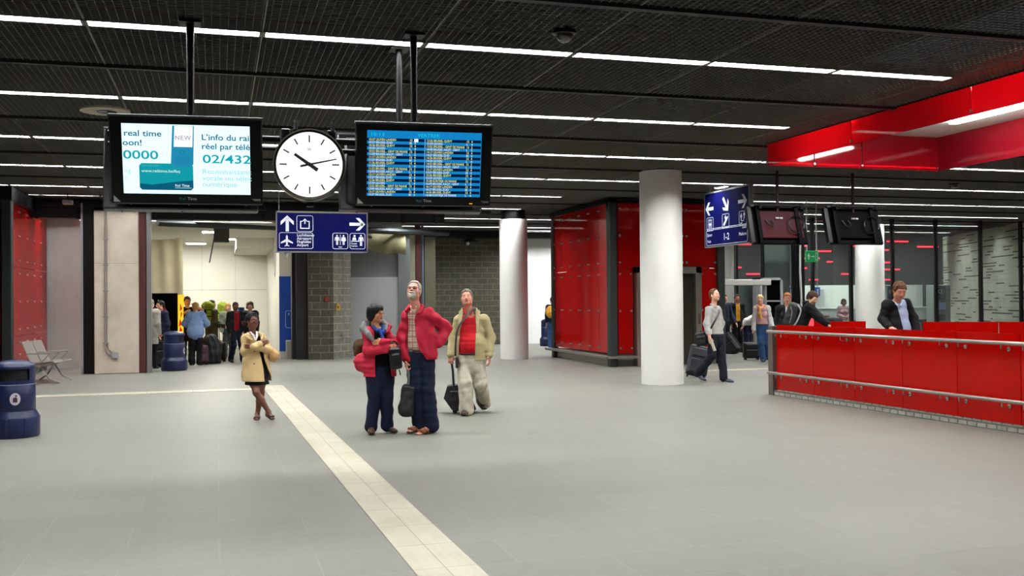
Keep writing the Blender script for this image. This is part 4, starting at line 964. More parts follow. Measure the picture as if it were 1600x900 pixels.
# ------------------------------------------------------------------ figures: smooth distance fields turned into meshes
class Field:
    def __init__(s, lo, hi, h):
        s.h = h; s.lo = np.array(lo, float); n = np.ceil((np.array(hi)-s.lo)/h).astype(int)+1
        s.n = n; s.D = np.full(n, 1.0, np.float32)
        s.ax = [(s.lo[i]+h*np.arange(n[i])).astype(np.float32) for i in range(3)]
    def box(s, lo, hi):
        i0 = np.clip(np.floor((np.array(lo)-s.lo)/s.h).astype(int), 0, s.n); i1 = np.clip(np.ceil((np.array(hi)-s.lo)/s.h).astype(int)+1, 0, s.n)
        sl = tuple(slice(a, b) for a, b in zip(i0, i1))
        return sl, s.ax[0][sl[0]][:, None, None], s.ax[1][sl[1]][None, :, None], s.ax[2][sl[2]][None, None, :]
    def put(s, prim, k=.02, op='u'):
        f, lo, hi = prim; pad = max(k, .0)+.035
        sl, X, Y, Z = s.box(np.array(lo)-pad, np.array(hi)+pad)
        A = s.D[sl]
        if A.size == 0: return s
        d = f(X, Y, Z).astype(np.float32)
        if op == 'u': s.D[sl] = smin(A, d, k)
        elif op == 's': s.D[sl] = -smin(-A, d, k)
        return s
    def cut(s, fn, k=0.):
        """intersect with fn<0 over the whole grid"""
        d = fn(s.ax[0][:, None, None], s.ax[1][None, :, None], s.ax[2][None, None, :])
        if k: s.D = -smin(-s.D, -np.broadcast_to(d, s.D.shape), k)
        else: s.D = np.maximum(s.D, d)
        s.D = s.D.astype(np.float32); return s
    def shell(s, t): s.D = np.maximum(s.D, -(s.D+t)); return s
    def ripple(s, amp, seed=0, wl=.13, stretch=(1, 1, 1)):
        idx = np.nonzero(np.abs(s.D) < .03); 
        P = np.stack([s.ax[i][idx[i]] for i in range(3)], 1)*np.array(stretch); rg = np.random.RandomState(seed); v = 0
        for q in range(5):
            d = rg.normal(size=3); d /= np.linalg.norm(d); w = 2*pi/(wl*rg.uniform(.7, 1.9))
            v = v+np.sin(P@d*w+rg.uniform(0, 6)+1.3*np.sin(P@rg.normal(size=3)*9))
        s.D[idx] += (amp*v/2.8).astype(np.float32); return s
    def mesh(s):
        D = s.D.copy(); D[0] = D[-1] = 1; D[:, 0] = D[:, -1] = 1; D[:, :, 0] = D[:, :, -1] = 1
        I = (D < 0); nx, ny, nz = D.shape
        c = np.zeros((nx-1, ny-1, nz-1), np.uint8)
        for a in (0, 1):
            for b in (0, 1):
                for e in (0, 1): c += I[a:nx-1+a, b:ny-1+b, e:nz-1+e]
        cells = np.argwhere((c > 0) & (c < 8))
        if len(cells) == 0: return np.zeros((0, 3)), np.zeros((0, 4), int)
        off = np.array([[a, b, e] for a in (0, 1) for b in (0, 1) for e in (0, 1)])
        val = np.stack([D[cells[:, 0]+o[0], cells[:, 1]+o[1], cells[:, 2]+o[2]] for o in off], 1)
        acc = np.zeros((len(cells), 3)); cnt = np.zeros(len(cells))
        for i in range(8):
            for ax in range(3):
                j = i | (4 >> ax)
                if j == i: continue
                va, vb = val[:, i], val[:, j]; m = (va < 0) != (vb < 0)
                t = va[m]/(va[m]-vb[m]); acc[m] += off[i]+t[:, None]*(off[j]-off[i]); cnt[m] += 1
        P = s.lo+(cells+acc/cnt[:, None])*s.h
        ids = np.full((nx-1, ny-1, nz-1), -1, np.int32); ids[tuple(cells.T)] = np.arange(len(cells))
        Q = []
        for ax in range(3):
            sa = [slice(None)]*3; sb = [slice(None)]*3; sa[ax] = slice(0, -1); sb[ax] = slice(1, None)
            A, B = I[tuple(sa)], I[tuple(sb)]; u, w = (ax+1) % 3, (ax+2) % 3
            for flip in (0, 1):
                e = np.argwhere((A & ~B) if not flip else (~A & B))
                if not len(e): continue
                e = e[(e[:, u] > 0) & (e[:, w] > 0) & (e[:, u] < D.shape[u]-1) & (e[:, w] < D.shape[w]-1)]
                q = []
                for du, dw in ((1, 1), (0, 1), (0, 0), (1, 0)):
                    k = e.copy(); k[:, u] -= du; k[:, w] -= dw; q.append(ids[k[:, 0], k[:, 1], k[:, 2]])
                q = np.stack(q, 1); Q.append(q if not flip else q[:, ::-1])
        return P, np.concatenate(Q)
def smin(a, b, k):
    if k <= 1e-6: return np.minimum(a, b)
    h = np.maximum(k-np.abs(a-b), 0); return np.minimum(a, b)-h*h/(4*k)
def CAP(a, b, ra, rb=None):
    a = V(*a); b = V(*b); rb = ra if rb is None else rb; ab = b-a; L = max(1e-9, ab@ab); R_ = max(ra, rb)
    def f(X, Y, Z):
        x, y, z = X-a[0], Y-a[1], Z-a[2]; t = np.clip((x*ab[0]+y*ab[1]+z*ab[2])/L, 0, 1)
        return np.sqrt((x-t*ab[0])**2+(y-t*ab[1])**2+(z-t*ab[2])**2)-(ra+t*(rb-ra))
    return f, np.minimum(a, b)-R_, np.maximum(a, b)+R_
def ECAP(a, b, ra, rb, fl=.66, R=None):
    """capsule flattened along its local y; R turns the local frame"""
    a = V(*a); b = V(*b); R = np.eye(3) if R is None else R; ab = (b-a)@R; ab = ab/V(1, fl, 1); L = max(1e-9, ab@ab); R_ = max(ra, rb)*max(1, fl)
    def f(X, Y, Z):
        x, y, z = X-a[0], Y-a[1], Z-a[2]
        u = x*R[0, 0]+y*R[1, 0]+z*R[2, 0]; v = (x*R[0, 1]+y*R[1, 1]+z*R[2, 1])/fl; w = x*R[0, 2]+y*R[1, 2]+z*R[2, 2]
        t = np.clip((u*ab[0]+v*ab[1]+w*ab[2])/L, 0, 1)
        return (np.sqrt((u-t*ab[0])**2+(v-t*ab[1])**2+(w-t*ab[2])**2)-(ra+t*(rb-ra)))*(.5+.5*min(1, fl))
    return f, np.minimum(a, b)-R_, np.maximum(a, b)+R_
def ELL(c, r, R=None):
    c = V(*c); r = V(*r); R = np.eye(3) if R is None else R; m = max(r)
    def f(X, Y, Z):
        x, y, z = X-c[0], Y-c[1], Z-c[2]
        u = (x*R[0, 0]+y*R[1, 0]+z*R[2, 0]); v = (x*R[0, 1]+y*R[1, 1]+z*R[2, 1]); w = (x*R[0, 2]+y*R[1, 2]+z*R[2, 2])
        k0 = np.sqrt((u/r[0])**2+(v/r[1])**2+(w/r[2])**2); k1 = np.sqrt((u/r[0]**2)**2+(v/r[1]**2)**2+(w/r[2]**2)**2)
        return k0*(k0-1)/np.maximum(k1, 1e-6)
    return f, c-m, c+m
def BOX(c, hs, rd=.01, R=None):
    c = V(*c); hs = V(*hs); R = np.eye(3) if R is None else R; m = np.linalg.norm(hs)
    def f(X, Y, Z):
        x, y, z = X-c[0], Y-c[1], Z-c[2]
        q = [np.abs(x*R[0, i]+y*R[1, i]+z*R[2, i])-hs[i]+rd for i in range(3)]
        return np.sqrt(sum(np.maximum(t, 0)**2 for t in q))+np.minimum(np.maximum(np.maximum(q[0], q[1]), q[2]), 0)-rd
    return f, c-m, c+m

def field_obj(F, name, mats, parent, pick=None, shift=None):
    P, Q = F.mesh()
    if len(P) == 0: return None
    me = bpy.data.meshes.new(name); me.vertices.add(len(P)); me.vertices.foreach_set('co', P.astype(np.float32).ravel())
    me.loops.add(Q.size); me.loops.foreach_set('vertex_index', Q.astype(np.int32).ravel())
    me.polygons.add(len(Q)); me.polygons.foreach_set('loop_start', np.arange(0, Q.size, 4, dtype=np.int32))
    mats = mats if isinstance(mats, (list, tuple)) else [mats]
    for m in mats: me.materials.append(m)
    if pick is not None: me.polygons.foreach_set('material_index', pick(P[Q].mean(1)).astype(np.int32))
    me.update(calc_edges=True); me.validate(); me.polygons.foreach_set('use_smooth', [True]*len(me.polygons))
    o = bpy.data.objects.new(name, me); COL.objects.link(o)
    if parent is not None: o.parent = parent
    return o

def skin_mat(name, c): 
    m = mat(name, c, .5, var=.06, vs=30); m.node_tree.nodes['Principled BSDF'].inputs['Subsurface Weight'].default_value = 0
    return m
def cloth(name, c, rough=.85, var=.1, vs=12): return mat(name, c, rough, var=var, vs=vs, spec=.25)
M_eye = mat('eye_white', '#cfc8c0', .3); M_iris = mat('eye_dark', '#1c120e', .2); M_lens = mat('spectacle_frame', '#1a1512', .35)

class Person:
    """local frame: base at the feet, -y toward the viewer, +x to the viewer's right; a = viewer's left side, b = right side"""
    def __init__(p, label, loc, J, skin, H=1.75, sex='m', vox=.006, girth=1., head=(0, 0, 0), hs=1., tyaw=0., hands=('relax', 'relax'), bare=False, age=None, lip=None, rz=None, fl=.66, belly=0., nose=1., brow=None):
        p.J = {k: V(*v) for k, v in J.items()}; J = p.J; p.s = H/1.75; p.vox = vox; p.sex = sex; p.g = girth; p.fl = fl
        p.Rt = Rz(radians(tyaw)); p.Rh = Rz(radians(head[0])) @ Rx(-radians(head[1])) @ Ry(radians(head[2])); p.hs = hs*p.s
        p.ms = (J['sa']+J['sb'])/2; p.pm = (J['ha']+J['hb'])/2; p.belly = belly
        pts = np.array(list(J.values())); p.lo = pts.min(0)-.2; p.hi = pts.max(0)+.2; p.lo[2] = min(p.lo[2], -.03); p.hi[2] += .06
        p.rz = -atan2(loc[0], loc[1]) if rz is None else rz
        p.skin = skin; p.hands = hands; p.nose = nose
        F = Field(p.lo, p.hi, vox); p.trunk(F, 0.); p.limbs(F); p.headf(F)
        if bare is not None: p.feet(F)
        hc, Rh, h_ = J['head'], p.Rh, p.hs
        lipm = mat('lip_'+skin.name, lip or '#8a4a40', .5)
        def pick(C):
            q = (C-hc)@Rh/h_; r = np.zeros(len(C), int)
            for sx in (-1, 1):
                e = np.linalg.norm((q-V(sx*.031, -.0765, .004))/V(.0135, .02, .0075), axis=1) < 1; r[e] = 1
                e = np.linalg.norm((q-V(sx*.031, -.09, .004))/V(.0065, .02, .0065), axis=1) < 1; r[e] = 2
            if vox < .0085:
                for sx in (-1, 1):
                    e = np.linalg.norm((q-V(sx*.033, -.085, .0275-.0*sx))/V(.019, .03, .0042), axis=1) < 1; r[e] = 4
            e = np.linalg.norm((q-V(0, -.096, -.062))/V(.025, .03, .0085), axis=1) < 1; r[e] = 3
            return r
        p.o = field_obj(F, 'person', [skin, M_eye, M_iris, lipm, brow or M_iris], None, pick)
        p.o.location = loc; p.o.rotation_euler = (0, 0, p.rz); tag(p.o, label, 'person')
    def trunk(p, F, off, k=.05, skirt=None, hipx=0., top=True):
        J, s, g = p.J, p.s, p.g; R = p.Rt; f = p.sex == 'f'
        hw = np.linalg.norm((J['sb']-J['sa'])[:2])/2
        rc = max(.115*s, hw*.80)*(g**.5); rw = (.118 if f else .138)*s*g; rp = (.158 if f else .152)*s*(g**.6)
        pel = p.pm+V(0, 0, .03*s); ch = pel+(p.ms-pel)*.74; wa = pel+(p.ms-pel)*.36; p.waist = wa; p.chest = ch; p.pel = pel
        F.put(ECAP(pel-V(0, 0, .05*s), pel, rp*.95+off, rp+off, .72, R), k); F.put(ECAP(pel, wa, rp+off, rw+off, p.fl+.04, R), k)
        F.put(ECAP(wa, ch, rw+off, rc+off, p.fl, R), k)
        if top:
            F.put(ECAP(ch, p.ms-V(0, 0, .075*s), rc+off, rc*.86+off, p.fl, R), k)
            for q in 'ab': F.put(CAP(p.ms-V(0, 0, .02*s), J['s'+q]-V(0, 0, .015*s), .05*s+off, .052*s+off), k)
            F.put(CAP(J['s'+'a'], J['s'+'b'], .045*s+off), .04)
        if p.belly: F.put(ELL(wa+R@V(0, -.06*s, .02*s), V(.15, .12, .17)*s*p.belly+off, R), .06)
        if f: 
            for sx in (-1, 1): F.put(ELL(ch+R@V(sx*.062*s, -rc*p.fl*.85, -.03*s), V(.06, .055, .06)*s+off, R), .04)
    def arm(p, F, q, off, t0=0., t1=1., k=.025, sleeve=1.):
        J, s = p.J, p.s; m = (.9 if p.sex == 'f' else 1.)*s*(p.g**.4); S_, E_, W_ = J['s'+q], J['e'+q], J['w'+q]
        F.put(CAP(S_, E_, .053*m+off, .043*m+off*sleeve), k)
        if t1 > 0: F.put(CAP(E_, E_+(W_-E_)*t1, .043*m+off*sleeve, (.043-.015*t1)*m+off*sleeve), k)
    def limbs(p, F):
        J, s = p.J, p.s; m = s*(p.g**.4)
        for q in 'ab':
            p.arm(F, q, 0.)
            F.put(CAP(J['h'+q], J['k'+q], .082*m, .055*m), .03); F.put(CAP(J['k'+q], J['k'+q]+(J['a'+q]-J['k'+q])*.35, .053*m, .056*m), .03)
            F.put(CAP(J['k'+q]+(J['a'+q]-J['k'+q])*.35, J['a'+q], .056*m, .036*m), .03)
            p.hand(F, q, p.hands[0 if q == 'a' else 1])
        F.put(CAP(p.ms-V(0, 0, .02*s), J['head']+p.Rh@V(0, .015, -.07)*p.hs, .056*s, .05*s), .03)
    def hand(p, F, q, spec):
        if spec is None: return
        J, s = p.J, p.s*(.92 if p.sex == 'f' else 1.); W_, E_ = J['w'+q], J['e'+q]; d = unit(W_-E_)
        if isinstance(spec, str): spec = dict(kind=spec)
        kind = spec.get('kind', 'relax'); d = unit(spec.get('d', d)); n = V(*spec.get('n', (1 if q == 'a' else -1, 0, 0))); n = unit(n-d*(n@d))
        l = np.cross(d, n); th = spec.get('th', 1)                       # thumb on the +l*th side
        if 'th' not in spec: th = 1 if (l@V(0, -1, 0)) > 0 else -1
        curl = {'relax': .45, 'grip': 1.25, 'flat': .12}[kind]
        F.put(ECAP(W_, W_+d*.03*s, .027*s, .033*s, .7, np.stack([l, n, d], 1)), .015)
        R = np.stack([l, n, d], 1); F.put(BOX(W_+d*.058*s, V(.040, .015, .044)*s, .013*s, R), .015)
        kb = W_+d*.098*s; rad = max(.0082*s, p.vox*.95)
        for i, (lo, ln) in enumerate(((-.030, .062), (-.010, .078), (.010, .084), (.030, .074))):
            pt = kb+l*th*lo*s*1.02; a = curl*.45; L3 = (.44, .31, .25); ang = a
            for j in range(3):
                dv = d*cos(ang)+n*sin(ang); nx = pt+dv*ln*s*L3[j]; F.put(CAP(pt, nx, rad*(1.02-.08*j), rad*(.94-.08*j)), .003 if j else .008); pt = nx; ang += curl*(.75 if kind != 'flat' else .5)
        tb = W_+d*.028*s+l*th*.03*s; t1 = tb+(d*.62+l*th*.55+n*.35)*.042*s; t2 = t1+(d*.8+n*(.35+.5*curl)+l*th*(.1-.35*curl))*.032*s
        F.put(CAP(tb, t1, .0125*s, .0105*s), .012); F.put(CAP(t1, t2, .0105*s, .0085*s), .004)
    def feet(p, F):
        for q in 'ab':
            A, T = p.J['a'+q], p.J['t'+q]; s = p.s*(.9 if p.sex == 'f' else 1.); d = unit((T-A)*V(1, 1, 0)); hl = A-d*.045*s; hl[2] = A[2]-.055*s
            F.put(CAP(A, hl, .036*s, .032*s), .02); F.put(CAP(hl, T-d*.05*s, .030*s, .032*s), .03); F.put(CAP(A-V(0, 0, .02*s)+d*.02*s, T-d*.06*s, .034*s, .022*s), .03)
            x = np.cross(d, V(0, 0, 1))
            for i, (w, e) in enumerate(((-.03, -.0), (-.014, .004), (0, .0), (.014, -.008), (.027, -.018))): F.put(CAP(T-d*.07*s+x*w*s, T+d*e*s+x*w*1.1*s-V(0, 0, .006), .013*s, .0095*s), .006)
    def headf(p, F):
        c, R, h = p.J['head'], p.Rh, p.hs; w = lambda *q: c+R@(V(*q)*h)
        E = lambda q, r, k, op='u': F.put(ELL(w(*q), V(*r)*h, R), k*h, op)
        E((0, .012, .035), (.074, .094, .084), .02); E((0, -.02, -.03), (.061, .07, .088), .03); E((0, -.06, -.093), (.026, .024, .022), .035)
        for sx in (-1, 1):
            E((sx*.048, -.045, -.03), (.022, .03, .03), .03); E((sx*.052, -.005, -.075), (.016, .035, .022), .04)
            E((sx*.031, -.098, .004), (.021, .019, .0135), .014, 's')
        F.put(CAP(w(-.042, -.076, .024), w(.042, -.076, .024), .0105*h), .02*h)
        for sx in (-1, 1): E((sx*.031, -.076, .004), (.0135, .0135, .0115), .003)
        n = p.nose
        F.put(CAP(w(0, -.084, .016), w(0, -.108*n, -.026), .0085*h, .0125*h), .012*h)
        for sx in (-1, 1): E((sx*.0125, -.096, -.031), (.0085, .011, .008), .008); E((sx*.007, -.104, -.040), (.004, .006, .004), .004, 's')
        E((0, -.089, -.056), (.024, .011, .006), .006); E((0, -.087, -.068), (.020, .011, .007), .006)
        F.put(CAP(w(-.022, -.098, -.0615), w(.022, -.098, -.0615), .002*h), .004*h, 's')
        for sx in (-1, 1):
            F.put(ELL(w(sx*.077, .012, -.008), V(.011, .021, .033)*h, R@Rz(sx*.35)), .006*h); E((sx*.086, .008, -.006), (.006, .011, .017), .004, 's')
    # ---- clothing and hair
    def sub(p, F, name, m, pick=None, label=None):
        o = field_obj(F, name, m, p.o, pick)
        if o and label: o['label'] = label
        return o
    def grid(p, v=None, lo=None, hi=None): return Field(p.lo if lo is None else lo, p.hi if hi is None else hi, v or p.vox*1.15)
    def hairf(p, style, m, vol=.012, line=.068, noise=.004, label=None, side=-.02, nape=-.075):
        c, R, h = p.J['head'], p.Rh, p.hs; w = lambda *q: c+R@(V(*q)*h); F = Field(c-.24*h, c+.24*h, min(p.vox, .008)*.9)
        E = lambda q, r, k=.02, op='u': F.put(ELL(w(*q), V(*r)*h, R), k*h, op)
        t = vol; E((0, .014, .037), (.076+t, .096+t, .086+t)); E((0, .03, -.02), (.070+t, .078+t, .07+t))
        def loc(X, Y, Z):
            x, y, z = X-c[0], Y-c[1], Z-c[2]; return [(x*R[0, i]+y*R[1, i]+z*R[2, i])/h for i in range(3)]
        def cutf(X, Y, Z):
            u, v, z = loc(X, Y, Z)
            # hair line height as a function of depth: forehead, temples, sideburn, nape
            L_ = np.where(v < -.055, line-.02*np.clip((np.abs(u)-.035)/.04, 0, 1), np.where(v < -.02, line+(side-line)*np.clip((v+.055)/.035, 0, 1), np.where(v < .03, side, side+(nape-side)*np.clip((v-.03)/.04, 0, 1))))
            return (L_-z)*h*.7
        if style in ('short', 'balding', 'afro'):
            F.cut(cutf, .008)
            if style == 'balding': E((0, -.02, .15), (.062, .085, .055), .02, 's')
        elif style == 'bob':
            E((0, .03, -.035), (.084, .085, .095), .03); E((0, -.03, .06), (.078, .085, .07), .02)
            F.cut(lambda X, Y, Z: (nape-loc(X, Y, Z)[2])*h, .01)
            F.put(BOX(w(0, -.115, -.06), V(.055, .075, .105)*h, .03*h, R), .02*h, 's')
        elif style in ('long', 'curly'):
            E((0, .035, -.06), (.118, .085, .125) if style == 'curly' else (.095, .08, .12), .03); E((0, .02, .06), (.1, .1, .085), .03) if style == 'curly' else None; F.cut(lambda X, Y, Z: (nape-loc(X, Y, Z)[2])*h, .01)
            F.put(BOX(w(0, -.11, -.055), V(.052, .07, .105)*h, .03*h, R), .02*h, 's')
        elif style == 'updo':
            F.cut(cutf, .008); E((0, .055, .075), (.07, .07, .05), .03); E((0, -.0, .115), (.055, .07, .02), .03)
        if noise: F.ripple(noise*h, 3, .03 if style != 'curly' else .05)
        return p.sub(F, 'hair', m, label=label)
    def beard(p, m):
        c, R, h = p.J['head'], p.Rh, p.hs; w = lambda *q: c+R@(V(*q)*h); F = Field(c-.17*h, c+.14*h, min(p.vox, .007)*.85)
        E = lambda q, r, k=.02, op='u': F.put(ELL(w(*q), V(*r)*h, R), k*h, op)
        E((0, -.024, -.045), (.066, .074, .084)); E((0, -.066, -.098), (.034, .03, .028), .03)
        E((0, -.02, -.0), (.2, .2, .042), .01, 's'); E((0, -.11, -.064), (.021, .03, .008), .006, 's'); E((0, .1, -.05), (.12, .105, .2), .01, 's'); E((0, -.1, -.02), (.02, .03, .02), .006, 's')
        F.put(CAP(w(-.024, -.097, -.054), w(.024, -.097, -.054), .006*h), .006*h)
        F.ripple(.002, 5, .02); return p.sub(F, 'beard', m)
    def glasses(p, m=None, rnd=.8):
        c, R, h = p.J['head'], p.Rh, p.hs; w = lambda *q: c+R@(V(*q)*h); g = MB()
        for sx in (-1, 1):
            g.tube([w(sx*.032+.023*cos(a), -.104+.012*abs(cos(a))*(1 if cos(a)*sx > 0 else 0), .003+.017*rnd*sin(a)) for a in np.linspace(0, 2*pi, 15)], .0022*h*(1.3 if p.vox > .008 else 1), 6)
            g.tube([w(sx*.055, -.094, .006), w(sx*.078, -.06, .006), w(sx*.083, .01, .004), w(sx*.08, .03, -.01)], .002*h, 6)
        g.tube([w(-.010, -.106, .006), w(0, -.110, .009), w(.010, -.106, .006)], .002*h, 6); return g.build('glasses', m or M_lens, p.o, smooth=1)
    def top(p, name, m, off=.016, sleeve=1., hem=0., amp=.004, seed=1, opening=None, thick=0., skirt=None, neck=.075, neckz=0., hemtilt=0., extra=None, sl=1., wl=.13, v=None, label=None, pick=None, cutarms=True, collar=None, arms='ab', kk=.05):
        """upper garment; opening = [(z, xl, xr), ...] cut through the front; skirt = (radius, z) flare below the waist"""
        J, s = p.J, p.s; F = p.grid(v); p.trunk(F, off, kk)
        for q in arms:
            if sleeve > 0:
                if sleeve < .55: F.put(CAP(J['s'+q], J['s'+q]+(J['e'+q]-J['s'+q])*sleeve*2, .055*s+off, .052*s+off), .03)
                else: p.arm(F, q, off, 0, (sleeve-.5)*2*.97, .03, sl)
        if skirt:
            r, zz = skirt; F.put(ECAP(p.waist, V(*(p.pel[:2]+p.Rt[:2, 1]*.0), zz), r*.92, r, .74, p.Rt), .05)
        if extra:
            for pr_, k_ in extra: F.put(pr_, k_)
        if amp: F.ripple(amp, seed, wl); F.ripple(amp*(.7 if p.vox < .0065 else .25), seed+50, .15, (.55, .55, 2.2))
        if thick: F.shell(thick)
        nb = p.ms+V(0, 0, .02*s)
        F.put(CAP(nb-V(0, .0, .0)+V(0, 0, neckz), J['head'], neck*s, neck*s), .01, 's')
        if hem is not None: F.cut(lambda X, Y, Z: hem+hemtilt*X-Z, .004)
        if opening:
            zs = np.array([q[0] for q in opening][::-1]); xl = np.array([q[1] for q in opening][::-1]); xr = np.array([q[2] for q in opening][::-1])
            if zs[0] > zs[-1]: zs, xl, xr = zs[::-1], xl[::-1], xr[::-1]
            a, b = p.Rt[0, 1], p.Rt[1, 1]; oc = p.waist
            yl = p.open_y if hasattr(p, 'open_y') else 0.
            def wedge(X, Y, Z):
                l = np.interp(Z, zs, xl); r = np.interp(Z, zs, xr); r = np.where((Z < zs[0]-.02) | (Z > zs[-1]+.02), l-.02, r)
                d = np.maximum(np.maximum(l-X, X-r), (X-oc[0])*a+(Y-oc[1])*b-yl); return -d
            # arms that cross the front stay whole
            if cutarms: F.cut(wedge)
            else:
                K = p.grid(v)
                for q in arms: p.arm(K, q, off, 0, 1., .03, sl)
                if amp: K.ripple(amp, seed, wl); K.ripple(amp*(.7 if p.vox < .0065 else .25), seed+50, .15, (.55, .55, 2.2))
                if thick: K.shell(thick)
                F.cut(wedge); F.D = np.minimum(F.D, K.D)
        if collar:
            for pr_, k_ in collar: F.put(pr_, k_)
        return p.sub(F, name, m, pick, label)
    def trousers(p, m, off=.016, amp=.005, seed=2, top=None, name='trousers', flare=0., v=None, label=None, short=1.):
        J, s = p.J, p.s; F = p.grid(v); mm = s*(p.g**.4); rp = (.158 if p.sex == 'f' else .152)*s*(p.g**.6)
        F.put(ECAP(p.pel-V(0, 0, .05*s), p.pel, rp*.95+off, rp+off, .72, p.Rt), .04); F.put(ECAP(p.pel, p.waist, rp+off, (.118 if p.sex == 'f' else .138)*s*p.g+off, p.fl+.04, p.Rt), .04)
        if p.belly: F.put(ELL(p.waist+p.Rt@V(0, -.06*s, .02*s), V(.15, .12, .17)*s*p.belly+off*.6, p.Rt), .06)
        for q in 'ab':
            F.put(CAP(J['h'+q], J['k'+q], .084*mm+off, .058*mm+off+flare*.5), .03)
            an = J['a'+q]-(J['a'+q]-J['k'+q])*.0; d = unit(an-J['k'+q]); an = J['k'+q]+(J['a'+q]-J['k'+q])*short+d*.02*s*(short >= 1)
            F.put(CAP(J['k'+q], an, .058*mm+off+flare*.5, .05*mm+off+flare), .02)
        F.ripple(amp, seed, .1, (1, 1, .8)); F.ripple(amp*.3, seed+60, .16, (.5, .5, 2.4))
        zt = p.waist[2] if top is None else top
        F.cut(lambda X, Y, Z: Z-zt, .004)
        return p.sub(F, name, m, label=label)
    def skirt(p, m, z1, r=.2, name='skirt', z0=None):
        F = p.grid(); F.put(ECAP(p.waist, V(*p.pel[:2], z1-.05), .135*p.s+.012, r, .74, p.Rt), .03); F.ripple(.004, 7, .12)
        F.cut(lambda X, Y, Z: np.maximum(z1-Z, Z-(z0 or p.waist[2])), .003); return p.sub(F, name, m)
    def shoes(p, m, sole=None, kind='shoe', label=None):
        J, s = p.J, p.s*(.92 if p.sex == 'f' else 1.)
        for q in 'ab':
            A, T = J['a'+q], J['t'+q]; d = unit((T-A)*V(1, 1, 0)); zf = A[2]-.085*s; x = np.cross(d, V(0, 0, 1))
            dd = unit(T-(A-V(0, 0, .06*s)))
            F = Field(np.minimum(A, T)-.14, np.maximum(A, T)+.14, min(p.vox, .008)); hl = A-V(0, 0, .05*s)-d*.035*s
            Rf = np.stack([x, np.cross(V(0, 0, 1), x) if False else np.cross(x, dd)*-1, dd], 1)
            if kind == 'shoe':
                F.put(ECAP(hl, T-d*.045*s+V(0, 0, .006), .042*s, .046*s, .85, Rf), .02); F.put(CAP(A+V(0, 0, .01), hl+d*.02, .044*s, .044*s), .03); F.put(CAP(A, T-d*.09*s, .042*s, .034*s), .03)
                F.put(ECAP(T-d*.05*s, T, .043*s, .034*s, .7, Rf), .03)
                F.cut(lambda X, Y, Z: zf_plane(X, Y, Z, A, T, s)-0*X, .004)
                F.cut(lambda X, Y, Z: Z-(A[2]+.03*s), .004)
            else:           # strap sandal
                for t_ in (.28, .52, .74):
                    c = hl+(T-hl)*t_; F.put(ECAP(c-x*.04*s, c+x*.04*s, .018*s, .018*s, 1.), .01); F.put(BOX(c+V(0, 0, .012), V(.047, .034, .018)*s, .014, np.stack([x, d, V(0, 0, 1)], 1)), .01)
                F.put(CAP(hl+V(0, 0, .01)-d*.0, hl+V(0, 0, .05*s), .04*s, .041*s), .01); F.put(BOX(A-V(0, 0, .015*s)+d*.03*s, V(.042, .018, .016)*s, .012, np.stack([x, d, V(0, 0, 1)], 1)), .01)
                F.cut(lambda X, Y, Z: zf_plane(X, Y, Z, A, T, s)-0*X, .004)
            o = p.sub(F, 'shoe' if kind == 'shoe' else 'sandal', m, label=label)
            # sole
            K = Field(np.minimum(A, T)-.14, np.maximum(A, T)+.14, min(p.vox, .008))
            h0 = hl.copy(); h0[2] = A[2]-.078*s; t0 = T.copy(); t0[2] = T[2]-.018*s
            fl_ = np.stack([x, np.cross(x, unit(t0-h0))*-1, unit(t0-h0)], 1)
            K.put(ECAP(h0, t0-d*.03*s, .042*s, .047*s, .32, fl_), .01)
            if len(K.mesh()[0]): 
                so = field_obj(K, 'sole', sole or mat('sole_dark', '#1c1714', .7), p.o)
        return
def zf_plane(X, Y, Z, A, T, s):
    """height of the sole line under a point, rising toward a lifted heel or toe"""
    z0 = A[2]-.082*s; z1 = T[2]-.022*s; d = (T-A)[:2]; L = max(1e-6, float(d@d))
    t = np.clip(((X-A[0])*d[0]+(Y-A[1])*d[1])/L, -.4, 1.3)
    return z0+(z1-z0)*np.maximum(t, 0)-Z

def strap(parent, name, pts, w, m, n=40, th=.004, nrm=None):
    """flat band along a smooth path; nrm points out of the body along it"""
    pts = np.array(pts, float); t = np.linspace(0, len(pts)-1, n); i = np.clip(t.astype(int), 0, len(pts)-2); u = (t-i)[:, None]
    P0 = pts[np.maximum(i-1, 0)]; P1 = pts[i]; P2 = pts[i+1]; P3 = pts[np.minimum(i+2, len(pts)-1)]
    P = .5*((2*P1)+(-P0+P2)*u+(2*P0-5*P1+4*P2-P3)*u**2+(-P0+3*P1-3*P2+P3)*u**3)
    g = MB(); vs = []
    for k in range(n):
        d = unit(P[min(k+1, n-1)]-P[max(k-1, 0)]); nn = V(0, -1, 0) if nrm is None else unit(P[k]-nrm) ; nn = unit(nn-d*(nn@d)); x = np.cross(d, nn)*w/2
        vs += [P[k]-x, P[k]+x, P[k]+x+nn*th, P[k]-x+nn*th]
    fs = []
    for k in range(n-1):
        for a in range(4): fs.append((4*k+a, 4*k+(a+1) % 4, 4*k+4+(a+1) % 4, 4*k+4+a))
    fs += [(0, 3, 2, 1), (4*n-4, 4*n-3, 4*n-2, 4*n-1)]
    return g.add(vs, fs).build(name, m, parent, smooth=1)
def local_thing(P, name, label, cat, pos=(0, 0, 0), group=None):
    """a separate top-level thing set up in the frame of a person"""
    R = Rz(P.rz); loc = np.array(P.o.location)+R@V(*pos); return thing(name, label, cat, tuple(loc), P.rz, group)
